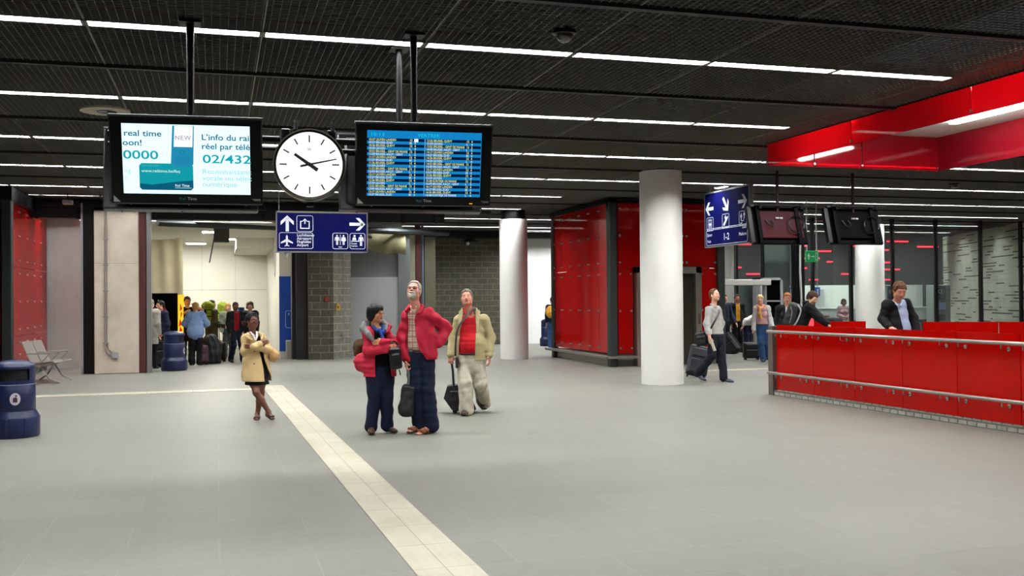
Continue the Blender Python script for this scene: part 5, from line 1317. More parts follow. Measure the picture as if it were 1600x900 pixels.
def soft(name, parent, prims, m, vox=.008, amp=.003, seed=0, wl=.08, cut=None, label=None):
    lo = np.min([q[0][1] for q in prims], 0)-.06; hi = np.max([q[0][2] for q in prims], 0)+.06
    F = Field(lo, hi, vox)
    for q in prims: F.put(*q)
    if amp: F.ripple(amp, seed, wl)
    if cut: F.cut(cut)
    o = field_obj(F, name, m, parent)
    if label and o: o['label'] = label
    return o
# ------------------------------------------------------------------ people: helpers
def gp(px, py, z=0.):
    d = rr*((px-800)/1556)-uu*((py-450)/1556)+fw; t = (z-CAM_H)/d[2]; return V(d[0]*t, d[1]*t, z)
class Fr:
    """reads joint positions off the view for a figure standing at base"""
    def __init__(s, base):
        s.base = V(*base); s.fx, s.fy = project(base); s.D = (Vector(base)-Vector((0, 0, CAM_H))).dot(fw); s.s = 1556/s.D
    def __call__(s, px, py, y=0.):
        k = 1+y/s.D; return ((px-s.fx)/s.s*k, y, CAM_H-(CAM_H-(s.fy-py)/s.s)*k)
SK_dark = skin_mat('skin_deep_brown', '#6a3f2b'); SK_tan = skin_mat('skin_tan', '#c88a60'); SK_fair = skin_mat('skin_fair', '#dba68a'); SK_ruddy = skin_mat('skin_ruddy', '#d2917a'); SK_brown = skin_mat('skin_brown', '#8a563a')
HR_black = cloth('hair_black', '#0c0a0a', .45); HR_grey = cloth('hair_silver', '#a19a8a', .6, .2, 60); HR_brown = cloth('hair_brown', '#3a2417', .55, .2, 60); HR_mid = cloth('hair_chestnut', '#5a3a22', .55, .2, 60); HR_blond = cloth('hair_blond', '#b58a4c', .55, .2, 60); HR_orange = cloth('hair_copper', '#a8602a', .55, .2, 60); HR_pale = cloth('hair_pale', '#c9b083', .55, .15, 60)
C_red = cloth('jacket_red', '#b01a34', .7, .12, 6); C_coat = cloth('coat_beige', '#c9ae7c', .75, .06, 6); C_blk = cloth('cloth_black', '#0a0a0c', .85); C_navy = cloth('jeans_navy', '#121a30', .85, .2, 10); C_blazer = cloth('blazer_khaki', '#a59a72', .8, .06, 10); C_polo = cloth('polo_red', '#b8141f', .8, .06, 8); C_chino = cloth('chino_cream', '#b9b2a0', .85, .05, 8)
C_suit = cloth('suit_black', '#111114', .8); C_lblue = cloth('shirt_pale_blue', '#b4c2e4', .75, .04); C_grey = cloth('sweater_grey', '#a9a8a2', .9, .06, 30); C_dkjean = cloth('jeans_dark', '#171a24', .85, .2); C_jean = cloth('jeans_blue', '#27466c', .85, .2); C_leather = mat('leather_brown', '#3a2519', .4, var=.2, vs=20); C_sandal = mat('sandal_tan', '#7a4522', .5, var=.15, vs=20); C_shblk = mat('shoe_black', '#0d0c0c', .4); C_bagblk = mat('bag_black', '#0b0b0e', .55, bump=.2, bs=120); C_white = cloth('cotton_white', '#d8d8d4', .8, .03)
def plaid():
    m = bpy.data.materials.new('plaid_cloth'); m.use_nodes = True; nt = m.node_tree; b = nt.nodes['Principled BSDF']; tc = N(nt, 'ShaderNodeTexCoord'); sp = N(nt, 'ShaderNodeSeparateXYZ'); nt.links.new(tc.outputs['Object'], sp.inputs[0])
    def bands(out, per, w, ph):
        a = N(nt, 'ShaderNodeMath'); a.operation = 'MULTIPLY_ADD'; a.inputs[1].default_value = 1/per; a.inputs[2].default_value = ph+10; nt.links.new(out, a.inputs[0])
        f = N(nt, 'ShaderNodeMath'); f.operation = 'FRACT'; nt.links.new(a.outputs[0], f.inputs[0]); l = N(nt, 'ShaderNodeMath'); l.operation = 'LESS_THAN'; l.inputs[1].default_value = w; nt.links.new(f.outputs[0], l.inputs[0]); return l.outputs[0]
    cur = None
    for out, per, w, ph, c in ((sp.outputs['X'], .062, .42, 0, '#8a3040'), (sp.outputs['Z'], .07, .42, .1, '#8a3040'), (sp.outputs['X'], .062, .12, .35, '#4a2028'), (sp.outputs['Z'], .07, .12, .45, '#4a2028')):
        mx = N(nt, 'ShaderNodeMix'); mx.data_type = 'RGBA'; mx.inputs[7].default_value = (*lin(c), 1)
        k = N(nt, 'ShaderNodeMath'); k.operation = 'MULTIPLY'; k.inputs[1].default_value = .55; nt.links.new(bands(out, per, w, ph), k.inputs[0]); nt.links.new(k.outputs[0], mx.inputs[0])
        if cur is None: mx.inputs[6].default_value = (*lin('#c8b89c'), 1)
        else: nt.links.new(cur, mx.inputs[6])
        cur = mx.outputs[2]
    nt.links.new(cur, b.inputs['Base Color']); b.inputs['Roughness'].default_value = .8; return m
def belt(p, m, z, h=.035, off=.03):
    F = p.grid(); p.trunk(F, off, top=False); F.shell(.012); F.cut(lambda X, Y, Z: np.abs(Z-z)-h/2); return p.sub(F, 'belt', m)
def loop(U, pts, r, m, P, name, vox=None, amp=.002, k=.02, label=None):
    q = [U(*a) for a in pts]; return soft(name, P.o, [(CAP(a, b, r), k) for a, b in zip(q[:-1], q[1:])], m, vox or P.vox, amp, label=label)
def trolley(label, loc, rz, w=.36, h=.52, d=.22, handle=.45, tilt=0., lean=0., m=None, group=None, vox=.012):
    """upright two-wheel trolley case; tilt leans the top toward local +y, lean toward +x"""
    t = thing('trolley_case', label, 'suitcase', tuple(loc), rz, group); R = Ry(radians(lean)) @ Rx(-radians(tilt)); m = m or C_bagblk
    tr = lambda mb: ([tuple(R@np.array(p)) for p in mb.v], mb)
    def put(mb, name, mm, sm=1): mb.v = [tuple(R@np.array(p)) for p in mb.v]; return mb.build(name, mm, t, smooth=sm)
    put(MB().box((-w/2, -d/2, .04), (w/2, d/2, .04+h), bev=.03), 'case', m, 0)
    put(MB().box((-w/2+.04, -d/2-.03, .08), (w/2-.04, -d/2+.02, .04+h*.55), bev=.02), 'front_pocket', m, 0)
    put(MB().box((-w/2+.05, -d/2-.022, .04+h*.62), (w/2-.05, -d/2+.02, .04+h*.9), bev=.015), 'upper_pocket', m, 0)
    put(MB().tube([(w/2*cos(a)*.98, -d/2+.03, .04+h/2+h/2*.97*sin(a)) for a in np.linspace(0, 2*pi, 25)] if False else [(-w/2-.002, -d/2+.05, .07), (-w/2-.002, -d/2+.05, h), (-w/2+.03, -d/2+.05, .042+h), (w/2-.03, -d/2+.05, .042+h), (w/2+.002, -d/2+.05, h), (w/2+.002, -d/2+.05, .07)], .006, 6), 'zip_line', mat('zip_grey', '#3a3a3c', .4))
    for sx in (-1, 1): put(MB().cyl((sx*(w/2-.05)-.018, d/2-.03, .035), (sx*(w/2-.05)+.018, d/2-.03, .035), .035, 16), 'wheel', M_black)
    put(MB().box((-w/2+.03, -d/2+.01, 0), (-w/2+.07, -d/2+.05, .05)).box((w/2-.07, -d/2+.01, 0), (w/2-.03, -d/2+.05, .05)), 'foot', M_black, 0)
    if handle:
        H_ = .04+h+handle; put(MB().tube([(-.07, d/2-.03, h), (-.07, d/2-.03, H_), (.07, d/2-.03, H_), (.07, d/2-.03, h)], .011, 8), 'handle', mat('handle_dark', '#17171a', .35, .3))
    put(MB().tube([(-.06, 0, .04+h), (-.05, 0, .07+h), (.05, 0, .07+h), (.06, 0, .04+h)], .012, 8), 'carry_handle', M_black)
    return t

# ------------------------------------------------------------------ woman in the trench coat
B = gp(410, 655); U = Fr(B)
J = dict(head=U(395.5, 501.5, -.02), sa=U(386, 528.5, -.03), sb=U(408.5, 528.5, .03), ea=U(383.5, 548, -.06), wa=U(407, 537.5, -.185), eb=U(420.5, 547.5, -.02), wb=U(396.5, 541.5, -.215),
    ha=U(396.5, 591), hb=U(408.5, 591), ka=U(401, 613, -.09), aa=U(419.5, 643.5, -.07), ta=U(426, 653.5, -.17), kb=U(408, 615, .02), ab=U(402.5, 646, .03), tb=U(400.5, 654.5, -.1))
P = Person('person in a beige trench coat with arms crossed, standing bare-legged beside the cream strip', B, J, SK_dark, H=1.49, sex='f', vox=.0055, head=(38, 2, 3), hs=1.06, tyaw=14, lip='#4a2020', hands=(dict(kind='relax', n=(0, 1, 0), d=(.9, .1, .25)), dict(kind='relax', n=(0, 1, 0), d=(-1, .1, .05))))
P.hairf('updo', HR_black, .012, line=.075); P.glasses()
dress = P.top('dress', C_blk, .008, sleeve=0, hem=J['ha'][2]-.02, amp=.002, neck=.085, neckz=-.02)
P.skirt(C_blk, U(0, 600.5)[2], .175)
zz = [U(0, q)[2] for q in (519, 530, 545, 560, 575, 598)]; xl = [U(q, 600)[0] for q in (397.5, 401.5, 405, 409, 412, 414)]; xr = [U(q, 600)[0] for q in (405, 409, 411, 413.5, 418.5, 427.5)]
P.top('trench_coat', C_coat, .02, 1., hem=U(0, 595.5)[2], amp=.006, seed=4, opening=list(zip(zz, xl, xr)), thick=.014, skirt=(.208, U(0, 597)[2]-.06), cutarms=False, sl=1.25, hemtilt=-.03,
    collar=[(CAP(U(389, 521, .05), U(385, 525.5, -.09), .017, .02), .02), (CAP(U(385, 525.5, -.09), U(396, 531, -.15), .02, .012), .02), (CAP(U(404, 520, .05), U(412, 524, -.06), .016, .02), .02), (CAP(U(412, 524, -.06), U(409.5, 530, -.14), .02, .012), .02), (CAP(U(389, 521, .06), U(404, 520, .06), .018), .02)])
loop(U, [(392.5, 519, -.04), (397, 524, -.115), (400, 531, -.135)], .013, C_white, P, 'shirt_collar'); loop(U, [(402, 518, -.02), (402.5, 524, -.1), (401, 531, -.135)], .012, C_white, P, 'shirt_collar')
for bx_, by_ in ((398, 568), (398.5, 549)):
    q = U(bx_, by_, -.205); MB().cyl(q, V(*q)+V(0, -.012, 0), .011, 12).build('button', mat('button_brown', '#6a5434', .4), P.o)
P.shoes(C_leather, kind='sandal')
b = local_thing(P, 'handbag', 'beige handbag under the elbow of the woman in the trench coat', 'handbag', U(428.5, 557, -.03))
soft('bag_body', b, [(ELL((0, 0, 0), (.072, .05, .088), Ry(.35)), 0), (ELL((-.03, 0, .045), (.05, .045, .06)), .04)], cloth('bag_beige', '#bd9565', .7, .08, 8), .006, .004, 9)
strap(b, 'bag_strap', [(-.04, .0, .06), (-.07, .01, .11), (-.06, .03, .16), (-.02, .04, .1), (.01, .03, .05)], .016, cloth('bag_beige', '#bd9565'))

# ------------------------------------------------------------------ woman with the grey hood
B = gp(595, 677.5); U = Fr(B)
J = dict(head=U(588, 490, 0), sa=U(576, 521, -.06), sb=U(602.5, 521, .07), ea=U(577, 549, -.12), wa=U(603, 545, -.22), eb=U(620, 541, .0), wb=U(600, 534.5, -.21),
    ha=U(584.5, 592, -.02), hb=U(604.5, 592, .03), ka=U(585, 627, -.04), aa=U(580, 664.5, 0), ta=U(580.5, 675.5, -.17), kb=U(605, 627, .0), ab=U(605, 663.5, .04), tb=U(618, 674, -.04))
P = Person('person in a red hooded jacket with black bob and crossed arms, facing the tall man', B, J, SK_tan, H=1.61, sex='f', vox=.0055, head=(64, 0, 0), hs=1.0, tyaw=24, girth=1.12, hands=(dict(kind='relax', n=(0, 1, 0), d=(.95, 0, .2)), dict(kind='relax', n=(0, 1, 0), d=(-1, .1, -.05))))
P.hairf('bob', HR_black, .016, nape=-.105, noise=.002); P.glasses()
P.top('black_top', C_blk, .01, 0, hem=U(0, 594)[2], amp=.003, neck=.07)
P.trousers(C_navy, .016, .005, 5, top=U(0, 572)[2], flare=.012)
zz = [U(0, q)[2] for q in (509, 520, 540, 565, 592)]; xl = [U(q, 600)[0] for q in (585, 586, 587, 587, 587.5)]; xr = [U(q, 600)[0] for q in (600, 603, 607, 610, 612)]
P.open_y = .08
P.top('red_jacket', C_red, .024, 1., hem=U(0, 588)[2], amp=.007, seed=8, opening=list(zip(zz, xl, xr)), thick=.016, skirt=(.205, U(0, 590)[2]-.06), cutarms=False, sl=1.35, hemtilt=-.02,
    extra=[(ELL(U(572, 566, .07), (.11, .13, .13)), .06), (ELL(U(563, 566, .12), (.07, .08, .09)), .05)])
hp_ = [((604, 516, -.06), .024), ((605, 509, .04), .034), ((598, 504, .13), .042), ((584, 504, .14), .05), ((573, 508, .06), .055), ((570, 515, -.07), .048), ((577, 522, -.15), .036), ((583.5, 531, -.185), .024)]
soft('hood', P.o, [(CAP(U(*a), U(*b_), ra, rb), .02) for (a, ra), (b_, rb) in zip(hp_[:-1], hp_[1:])], cloth('hood_grey', '#6f6c6c', .9), .006, .005, 4)
loop(U, [(606, 519, -.1), (611, 511, -.01), (607, 506, .07)], .018, C_red, P, 'hood_edge')
loop(U, [(584, 511, -.05), (592, 517, -.12), (600, 520, -.1), (600, 510, .02)], .022, cloth('scarf_blue', '#1f3f86', .8, .3, 20), P, 'scarf', amp=.004); loop(U, [(594, 516, -.14), (599, 528, -.165), (602, 536, -.15)], .02, cloth('scarf_blue', '#1f3f86'), P, 'scarf', amp=.004)
P.shoes(C_leather)
b = local_thing(P, 'handbag', 'black handbag hanging from the arms of the woman in the hooded jacket', 'handbag', U(618.5, 561, -.22))
soft('bag_body', b, [(BOX((0, 0, 0), (.075, .05, .13), .03, Ry(-.12)), 0), (BOX((.01, -.04, -.02), (.05, .02, .08), .02, Ry(-.12)), .01)], mat('bag_leather', '#0c0b0c', .3, bump=.15, bs=60), .006, .004, 3)
strap(b, 'bag_strap', [(-.05, 0, .1), (-.06, 0, .17), (-.02, .03, .21), (.03, .03, .17), (.05, 0, .1)], .02, C_shblk); MB().tube([(.045, -.02, -.13), (.055, -.02, -.17), (.06, -.02, -.2)], .008, 6).build('tassel', C_shblk, b)
b = local_thing(P, 'backpack', 'small brown backpack behind the woman in the hooded jacket', 'backpack', U(563.5, 545, .26))
soft('bag_body', b, [(ELL((0, 0, 0), (.09, .07, .12)), 0), (ELL((.02, 0, .05), (.08, .07, .08)), .03)], cloth('pack_brown', '#4a3a22', .8, .2, 20), .008, .006, 3); strap(b, 'bag_strap', [(.03, -.04, .1), (.06, -.05, .16), (.08, -.02, .2)], .03, cloth('pack_brown', '#4a3a22'))

# ------------------------------------------------------------------ tall man in the red jacket
B = gp(660, 677); U = Fr(B)
J = dict(head=U(648.5, 454, -.04), sa=U(639, 494, .05), sb=U(671, 492, -.03), ea=U(631, 527, .06), wa=U(636, 560, -.05), eb=U(697.5, 513, .12), wb=U(686, 536, -.02),
    ha=U(648, 553), hb=U(667.5, 553), ka=U(649, 605, -.03), aa=U(656, 661.5, .04), ta=U(638, 672.5, -.06), kb=U(668.5, 609, -.05), ab=U(674, 662.5, -.02), tb=U(652, 677, -.14))
P = Person('tall grey-bearded person in red jacket and plaid shirt, looking up, one hand on hip', B, J, SK_ruddy, H=1.86, sex='m', vox=.0058, head=(-14, 20, 2), hs=.93, tyaw=-20, brow=HR_grey, hands=(dict(kind='grip', n=(1, -.3, 0), d=(.05, -.1, -1)), dict(kind='relax', n=(-.5, .6, 0), d=(-.6, -.35, -.6))))
P.hairf('short', HR_grey, .011, line=.085, side=-.03, nape=-.08); P.beard(cloth('beard_grey', '#b5ae9f', .7, .2, 60)); P.glasses(mat('frame_metal', '#4d4740', .3, .8))
P.top('plaid_shirt', plaid(), .012, 0, hem=U(0, 550)[2], amp=.003, neck=.062, collar=[(CAP(U(643, 479, -.06), U(647, 487, -.13), .014), .01), (CAP(U(652, 480, -.1), U(648.5, 488, -.14), .014), .01)])
P.trousers(C_navy, .018, .006, 9, top=U(0, 548)[2], flare=.022); belt(P, C_leather, U(0, 547)[2])
MB().box((-.022, -.006, -.02), (.022, .006, .02)).build('buckle', M_chrome, P.o, loc=tuple(V(*U(643, 547, -.172))))
zz = [U(0, q)[2] for q in (474, 486, 500, 520, 545, 566)]; xl = [U(q, 600)[0] for q in (640, 638, 636.5, 635.5, 634, 633)]; xr = [U(q, 600)[0] for q in (657, 652.5, 649, 650.5, 656, 671)]
P.open_y = .0
P.top('red_jacket', C_red, .024, 1., hem=U(0, 561.5)[2], amp=.008, seed=12, opening=list(zip(zz, xl, xr)), thick=.016, skirt=(.215, U(0, 566)[2]-.08), sl=1.5, cutarms=False,
    collar=[(CAP(U(656, 489, -.14), U(662, 479, -.05), .018, .022), .02), (CAP(U(662, 479, -.05), U(655, 475, .07), .022), .02), (CAP(U(655, 475, .07), U(642, 478, .08), .022), .02), (CAP(U(642, 478, .08), U(636, 485, -.03), .022, .02), .02)])
P.shoes(C_sandal, mat('sole_brown', '#3a2416', .7), kind='sandal')
b = local_thing(P, 'cloth_bag', 'black bag held low in the hand of the tall bearded man', 'bag', U(637, 622, -.12))
soft('bag_body', b, [(BOX((0, 0, -.02), (.085, .07, .19), .05, Ry(.12)), 0), (ELL((-.02, 0, -.12), (.09, .075, .1)), .05)], C_bagblk, .008, .006, 3)
MB().tube([(.0, 0, .16), (.01, .02, .3), (.0, .05, .43)], .005, 6).tube([(.02, 0, .16), (.025, .02, .3), (.0, .05, .43)], .005, 6).build('bag_cord', M_grey, b)

# ------------------------------------------------------------------ man in the khaki blazer
B = gp(734, 648); U = Fr(B)
J = dict(head=U(731, 465, -.04), sa=U(719, 500, .0), sb=U(757, 500, .02), ea=U(710, 528, .03), wa=U(705, 553, -.06), eb=U(767.5, 528, .05), wb=U(766, 554, -.03),
    ha=U(728, 566), hb=U(746, 566), ka=U(727, 600, -.09), aa=U(729, 638, -.06), ta=U(724.5, 646.5, -.22), kb=U(750.5, 599, .0), ab=U(756.5, 627, .34), tb=U(756.5, 637, .2))
P = Person('stout person in a khaki blazer and red polo, walking with a black trolley case', B, J, SK_ruddy, H=1.77, sex='m', vox=.0058, girth=1.14, belly=.95, head=(-6, 10, -5), hs=.98, tyaw=0, brow=HR_mid, hands=(dict(kind='grip', n=(.2, 1, .1), d=(0, -.1, -1)), dict(kind='relax', n=(-1, .3, 0), d=(-.05, -.1, -1))))
P.hairf('short', cloth('hair_grey', '#6a6459', .6, .3, 60), .009, line=.075, side=-.02)
P.top('polo_shirt', C_polo, .012, 0, hem=U(0, 556)[2], amp=.003, neck=.054, collar=[(CAP(U(726, 482, -.05), U(729, 491, -.14), .015), .01), (CAP(U(741, 482, -.05), U(736, 491, -.14), .015), .01), (CAP(U(726, 482, -.05), U(733, 480, .07), .014), .01), (CAP(U(741, 482, -.05), U(733, 480, .07), .014), .01)])
P.trousers(C_chino, .028, .008, 15, top=U(0, 553)[2], flare=.022); belt(P, C_shblk, U(0, 553)[2], .03, .03)
zz = [U(0, q)[2] for q in (478, 490, 520, 545, 566)]; xl = [U(q, 600)[0] for q in (727, 723, 719.5, 718, 717)]; xr = [U(q, 600)[0] for q in (742, 746, 744.5, 743, 742)]
P.open_y = .02
P.top('blazer', C_blazer, .022, 1., hem=U(0, 562)[2], amp=.0032, seed=22, opening=list(zip(zz, xl, xr)), thick=.015, skirt=(.215, U(0, 566)[2]-.06), sl=1.25, cutarms=False, hemtilt=-.02,
    collar=[(ECAP(U(721.5, 488, -.12), U(718, 516, -.2), .034, .012, .4), .008), (ECAP(U(748, 488, -.12), U(746.5, 520, -.2), .036, .012, .4), .008), (CAP(U(724, 483, .0), U(733, 480, .09), .018), .02), (CAP(U(745, 483, .0), U(733, 480, .09), .018), .02), (CAP(U(722, 486, -.09), U(724, 483, 0), .016), .02), (CAP(U(747, 486, -.09), U(745, 483, 0), .016), .02)])
P.shoes(C_leather, kind='shoe')
b = local_thing(P, 'shoulder_bag', 'dark shoulder bag strap slung across the chest of the man in the khaki blazer', 'shoulder bag', (0, 0, 0))
L = lambda *q: U(*q)
strap(b, 'bag_strap', [L(744, 482, .02), L(741.5, 481.5, -.09), L(735, 488.5, -.165), L(727, 498, -.205), L(719.5, 508, -.225), L(715, 520, -.235), L(713, 540, -.235), L(712.5, 556, -.22)], .032, mat('strap_dark', '#241d22', .6), nrm=V(*U(737, 520, .05)))
soft('bag_body', b, [(BOX(L(714.5, 566, -.06), (.02, .1, .08), .02), 0)], C_bagblk, .008, .002)
t = local_thing(P, 'trolley_case', 'black soft trolley case pulled by the man in the khaki blazer', 'suitcase', U(708, 645, .1))
g = lambda px, py, y=0: tuple(V(*U(px, py, y+.1))-V(*U(708, 645, .1)))
pr_ = MB(); s_ = 1/U.s
oc = [(693.5, 622), (699, 603.5), (722, 601), (728, 606), (744, 640), (740, 642), (712, 642), (706, 640)]
pts = [g(a, b_, -.0) for a, b_ in oc]; top_ = [(x, y_+.3, z) for x, y_, z in pts]
pr_.add(pts+top_, [tuple(range(8))[::-1], tuple(range(8, 16))]+[(i, (i+1) % 8, 8+(i+1) % 8, 8+i) for i in range(8)]); pr_.build('case', C_bagblk, t)
MB().box(V(*g(703, 629, -.03)), V(*g(718, 610, .0)), bev=.015).build('front_pocket', C_bagblk, t)
MB().tube([g(704, 617, -.04), g(706, 612, -.05), g(713, 612, -.05), g(715, 617, -.04), g(713, 623, -.045), g(706, 623, -.045)], .007, 6).build('carry_handle', mat('handle_gloss', '#2c2c30', .25), t, smooth=1)
for xx in (711, 738): MB().cyl(g(xx, 642, .02), g(xx, 642, .06), .035, 16).build('wheel', M_black, t, smooth=1)
MB().tube([g(709.5, 604, .05), g(708.2, 580, .0), g(706, 562, -.1)], .018, 8).tube([g(702, 561.5, -.1), g(710, 561.5, -.1)], .018, 8).build('handle', mat('handle_dark', '#17171a', .35, .3), t, smooth=1)

# ------------------------------------------------------------------ man walking past the big column
B = gp(1117, 597); U = Fr(B)
J = dict(head=U(1118, 461, -.01), sa=U(1110, 484, -.11), sb=U(1121.5, 484, .11), ea=U(1106, 505, -.15), wa=U(1109.5, 527, -.24), eb=U(1127, 505, .17), wb=U(1123, 524, .1),
    ha=U(1115, 528, -.05), hb=U(1123, 528, .07), ka=U(1113, 556, -.1), aa=U(1092, 583, -.02), ta=U(1101.5, 593.5, -.08), kb=U(1127, 554.5, .04), ab=U(1130.5, 588.5, .03), tb=U(1143.5, 596, -.03))
P = Person('person in a light grey sweater walking past the big white column with a shoulder bag', B, J, SK_fair, H=1.78, vox=.008, head=(52, 10, 0), hs=.97, tyaw=48, brow=HR_mid, hands=(dict(kind='grip', n=(.6, .5, .2), d=(.15, -.1, -1)), 'relax'))
P.hairf('short', HR_mid, .009, line=.09, side=-.015)
P.top('sweater', C_grey, .022, 1., hem=U(0, 522)[2], amp=.006, seed=31, neck=.066, sl=1.3, collar=[(CAP(U(1112, 475.5, -.06), U(1120, 480, -.1), .018), .02), (CAP(U(1112, 475.5, -.02), U(1118, 475, .08), .018), .02)])
P.trousers(C_dkjean, .016, .006, 33, top=U(0, 518.5)[2], flare=.012); P.shoes(mat('sneaker_navy', '#2a3148', .6), mat('sole_white', '#cfcfca', .6))
b = local_thing(P, 'shoulder_bag', 'black shoulder bag on the hip of the man in the grey sweater', 'shoulder bag', U(1097, 530, .0))
soft('bag_body', b, [(BOX((0, 0, 0), (.115, .08, .13), .04, Ry(-.2)), 0), (BOX((0, -.07, -.02), (.09, .02, .08), .02, Ry(-.2)), .01)], C_bagblk, .009, .005, 2)
o_ = V(*U(1097, 530, .0)); strap(b, 'bag_strap', [tuple(V(*U(*q))-o_) for q in ((1123, 483, .02), (1124.5, 488, -.09), (1120.5, 497, -.19), (1115, 507, -.23), (1109, 517, -.21), (1101, 521, -.08))], .035, C_shblk, nrm=V(*U(1116, 503, .1))-o_)
t = local_thing(P, 'magazine', 'rolled pale magazine in the hand of the man in the grey sweater', 'magazine', U(1114.5, 540, -.27)); MB().cyl((-.035, 0, .11), (.035, 0, -.1), .03, 14).build('pages', mat('paper', '#b8b4a2', .7), t, smooth=1); MB().cyl((-.0365, 0, .112), (-.034, 0, .108), .031, 14).build('cover', mat('paper_cover', '#8d8a80', .6), t)
trolley('navy black suitcase behind the man in the grey sweater, half hidden by the column', gp(1086, 590), -.45, .42, .62, .26, .35, 14, 12, m=mat('case_navy', '#11131c', .5, bump=.2, bs=80))

# ------------------------------------------------------------------ woman with the scarf
B = gp(1195, 565); U = Fr(B)
J = dict(head=U(1189, 468, -.02), sa=U(1183, 482), sb=U(1200, 482), ea=U(1180, 499, .02), wa=U(1178, 514, -.06), eb=U(1204, 498, .03), wb=U(1207.5, 510, -.1), ha=U(1188, 514), hb=U(1198, 514), ka=U(1189.5, 537, -.1), aa=U(1192, 559.5, -.1), ta=U(1192, 564, -.26), kb=U(1198, 537, .0), ab=U(1199, 557, .16), tb=U(1199, 561, .02))
P = Person('person with short blond hair, pale cardigan and pink scarf pulling a black case', B, J, SK_fair, H=1.68, sex='f', vox=.0095, head=(0, 4, 0), hs=1.0)
P.hairf('short', HR_pale, .014, line=.06, side=-.04)
P.top('pink_top', cloth('top_pink', '#cfa0a0', .8, .05), .012, 0, hem=U(0, 508)[2], neck=.07); P.trousers(C_jean, .018, .006, 3, top=U(0, 507)[2], flare=.015); belt(P, C_leather, U(0, 507)[2])
zz = [U(0, q)[2] for q in (475, 490, 520)]; P.top('cardigan', cloth('cardigan_pale', '#bdbcb8', .85, .08, 20), .026, 1., hem=U(0, 517)[2], amp=.006, opening=[(zz[0], U(1184, 0)[0], U(1197, 0)[0]), (zz[1], U(1183, 0)[0], U(1201, 0)[0]), (zz[2], U(1182, 0)[0], U(1202, 0)[0])], thick=.018, cutarms=False, skirt=(.2, U(0, 519)[2]-.05))
loop(U, [(1184, 478, -.02), (1190, 482, -.13), (1195, 478, -.03), (1190, 476, .07), (1184, 478, -.02)], .035, cloth('scarf_pink', '#d08a72', .8, .15, 20), P, 'scarf'); loop(U, [(1189, 482, -.15), (1188, 490, -.19), (1190, 497, -.17)], .032, cloth('scarf_orange', '#cf9a3c', .8, .25, 20), P, 'scarf_end')
P.shoes(C_shblk)
trolley('black trolley case in front of the woman with the pink scarf', gp(1174, 562), -.3, .42, .42, .24, .22, 0, 0)

# ------------------------------------------------------------------ crowd builder
STD = dict(head=(0, -.02, 1.635), sa=(-.165, 0, 1.42), sb=(.165, 0, 1.42), ea=(-.215, .02, 1.13), eb=(.215, .02, 1.13), wa=(-.205, -.06, .88), wb=(.205, -.06, .88), ha=(-.085, 0, .92), hb=(.085, 0, .92), ka=(-.095, -.02, .50), kb=(.095, -.02, .50), aa=(-.1, .02, .085), ab=(.1, .02, .085), ta=(-.13, -.14, .022), tb=(.13, -.14, .022))
def crowd(label, base, H, yaw, skin, hair, style, sex='m', headyaw=None, pitch=0, girth=1., vox=.011, lean=0., **ov):
    """standing figure in a body frame turned by yaw; lean bends the upper body forward"""
    s = H/1.75; R = Rz(radians(yaw)); J = {}
    for k, v in STD.items():
        v = V(*ov.get(k, v))
        if lean and (k[0] in 'se' or k == 'head' or k[0] == 'w') and k not in ov: v = Rx(radians(lean))@(v-V(0, 0, .95))+V(0, 0, .95)
        J[k] = R@v*s
    p = Person(label, base, J, skin, H=H, sex=sex, vox=vox, head=(yaw if headyaw is None else headyaw, pitch, 0), tyaw=yaw, girth=girth)
    if style: p.hairf(style, hair, .016 if style in ('bob', 'curly', 'long') else .011)
    return p
def dress_(p, topm, legm, shoem, off=.018, hem=.9, sleeve=1., jacket=None, jhem=.78, opn=.07, skirt=None):
    s = p.s
    p.top('shirt', topm, off if not jacket else .012, sleeve if not jacket else 0, hem=hem*s, amp=.005, neck=.066, skirt=skirt)
    p.trousers(legm, .016, .006, 2, top=(hem+.06)*s, flare=.012); p.shoes(shoem)
    if jacket:
        c, sn = p.Rt[0, 0], p.Rt[1, 0]
        ox = opn*s*max(.35, abs(c)); sh = -p.Rt[0, 1]*.1
        p.top('jacket', jacket, .028, 1., hem=jhem*s, amp=.006, opening=[(1.55*s, sh-ox, sh+ox), (jhem*s-.05, sh-ox*1.2, sh+ox*1.2)], thick=.02, cutarms=False, skirt=(.2*s, jhem*s-.06))
def depth_point(px, Yw):
    d = rr*((px-800)/1556)+fw; t = Yw/d[1]; return V(d[0]*t, Yw, 0)

# man in the dark suit at the barrier
B = V(9.95, 12.75, 0); U = Fr(B)
J = dict(head=U(1408.5, 454, -.08), sa=U(1390, 476, -.06), sb=U(1417, 474, .12), ea=U(1383, 499, -.06), wa=U(1392, 511, -.25), eb=U(1428, 498, .14), wb=U(1434, 520, .02), ha=U(1400, 538, -.02), hb=U(1418, 538, .05), ka=U(1400, 580, -.02), kb=U(1419, 580, .03), aa=U(1399, 623, 0), ab=U(1421, 623, .05), ta=U(1402, 630, -.17), tb=U(1428, 630, -.1))
P = Person('person in a dark suit and pale blue shirt looking down behind the red barrier', B, J, SK_ruddy, H=1.86, vox=.007, head=(26, -24, 0), hs=.98, tyaw=24, girth=1.05, brow=HR_mid, hands=(dict(kind='relax', n=(0, 0, -1), d=(.8, -.4, -.3)), 'relax'))
P.hairf('short', HR_mid, .014, line=.07, noise=.006)
P.top('shirt', C_lblue, .012, 0, hem=U(0, 536)[2], amp=.003, neck=.064, collar=[(CAP(U(1398.5, 470, .0), U(1406, 478, -.13), .014), .01), (CAP(U(1413, 469, .06), U(1409.5, 478, -.12), .014), .01), (CAP(U(1398.5, 470, .0), U(1406, 467, .1), .014), .01)]); P.trousers(C_suit, .018, .005, 2, top=U(0, 534)[2], flare=.012); P.shoes(C_shblk)
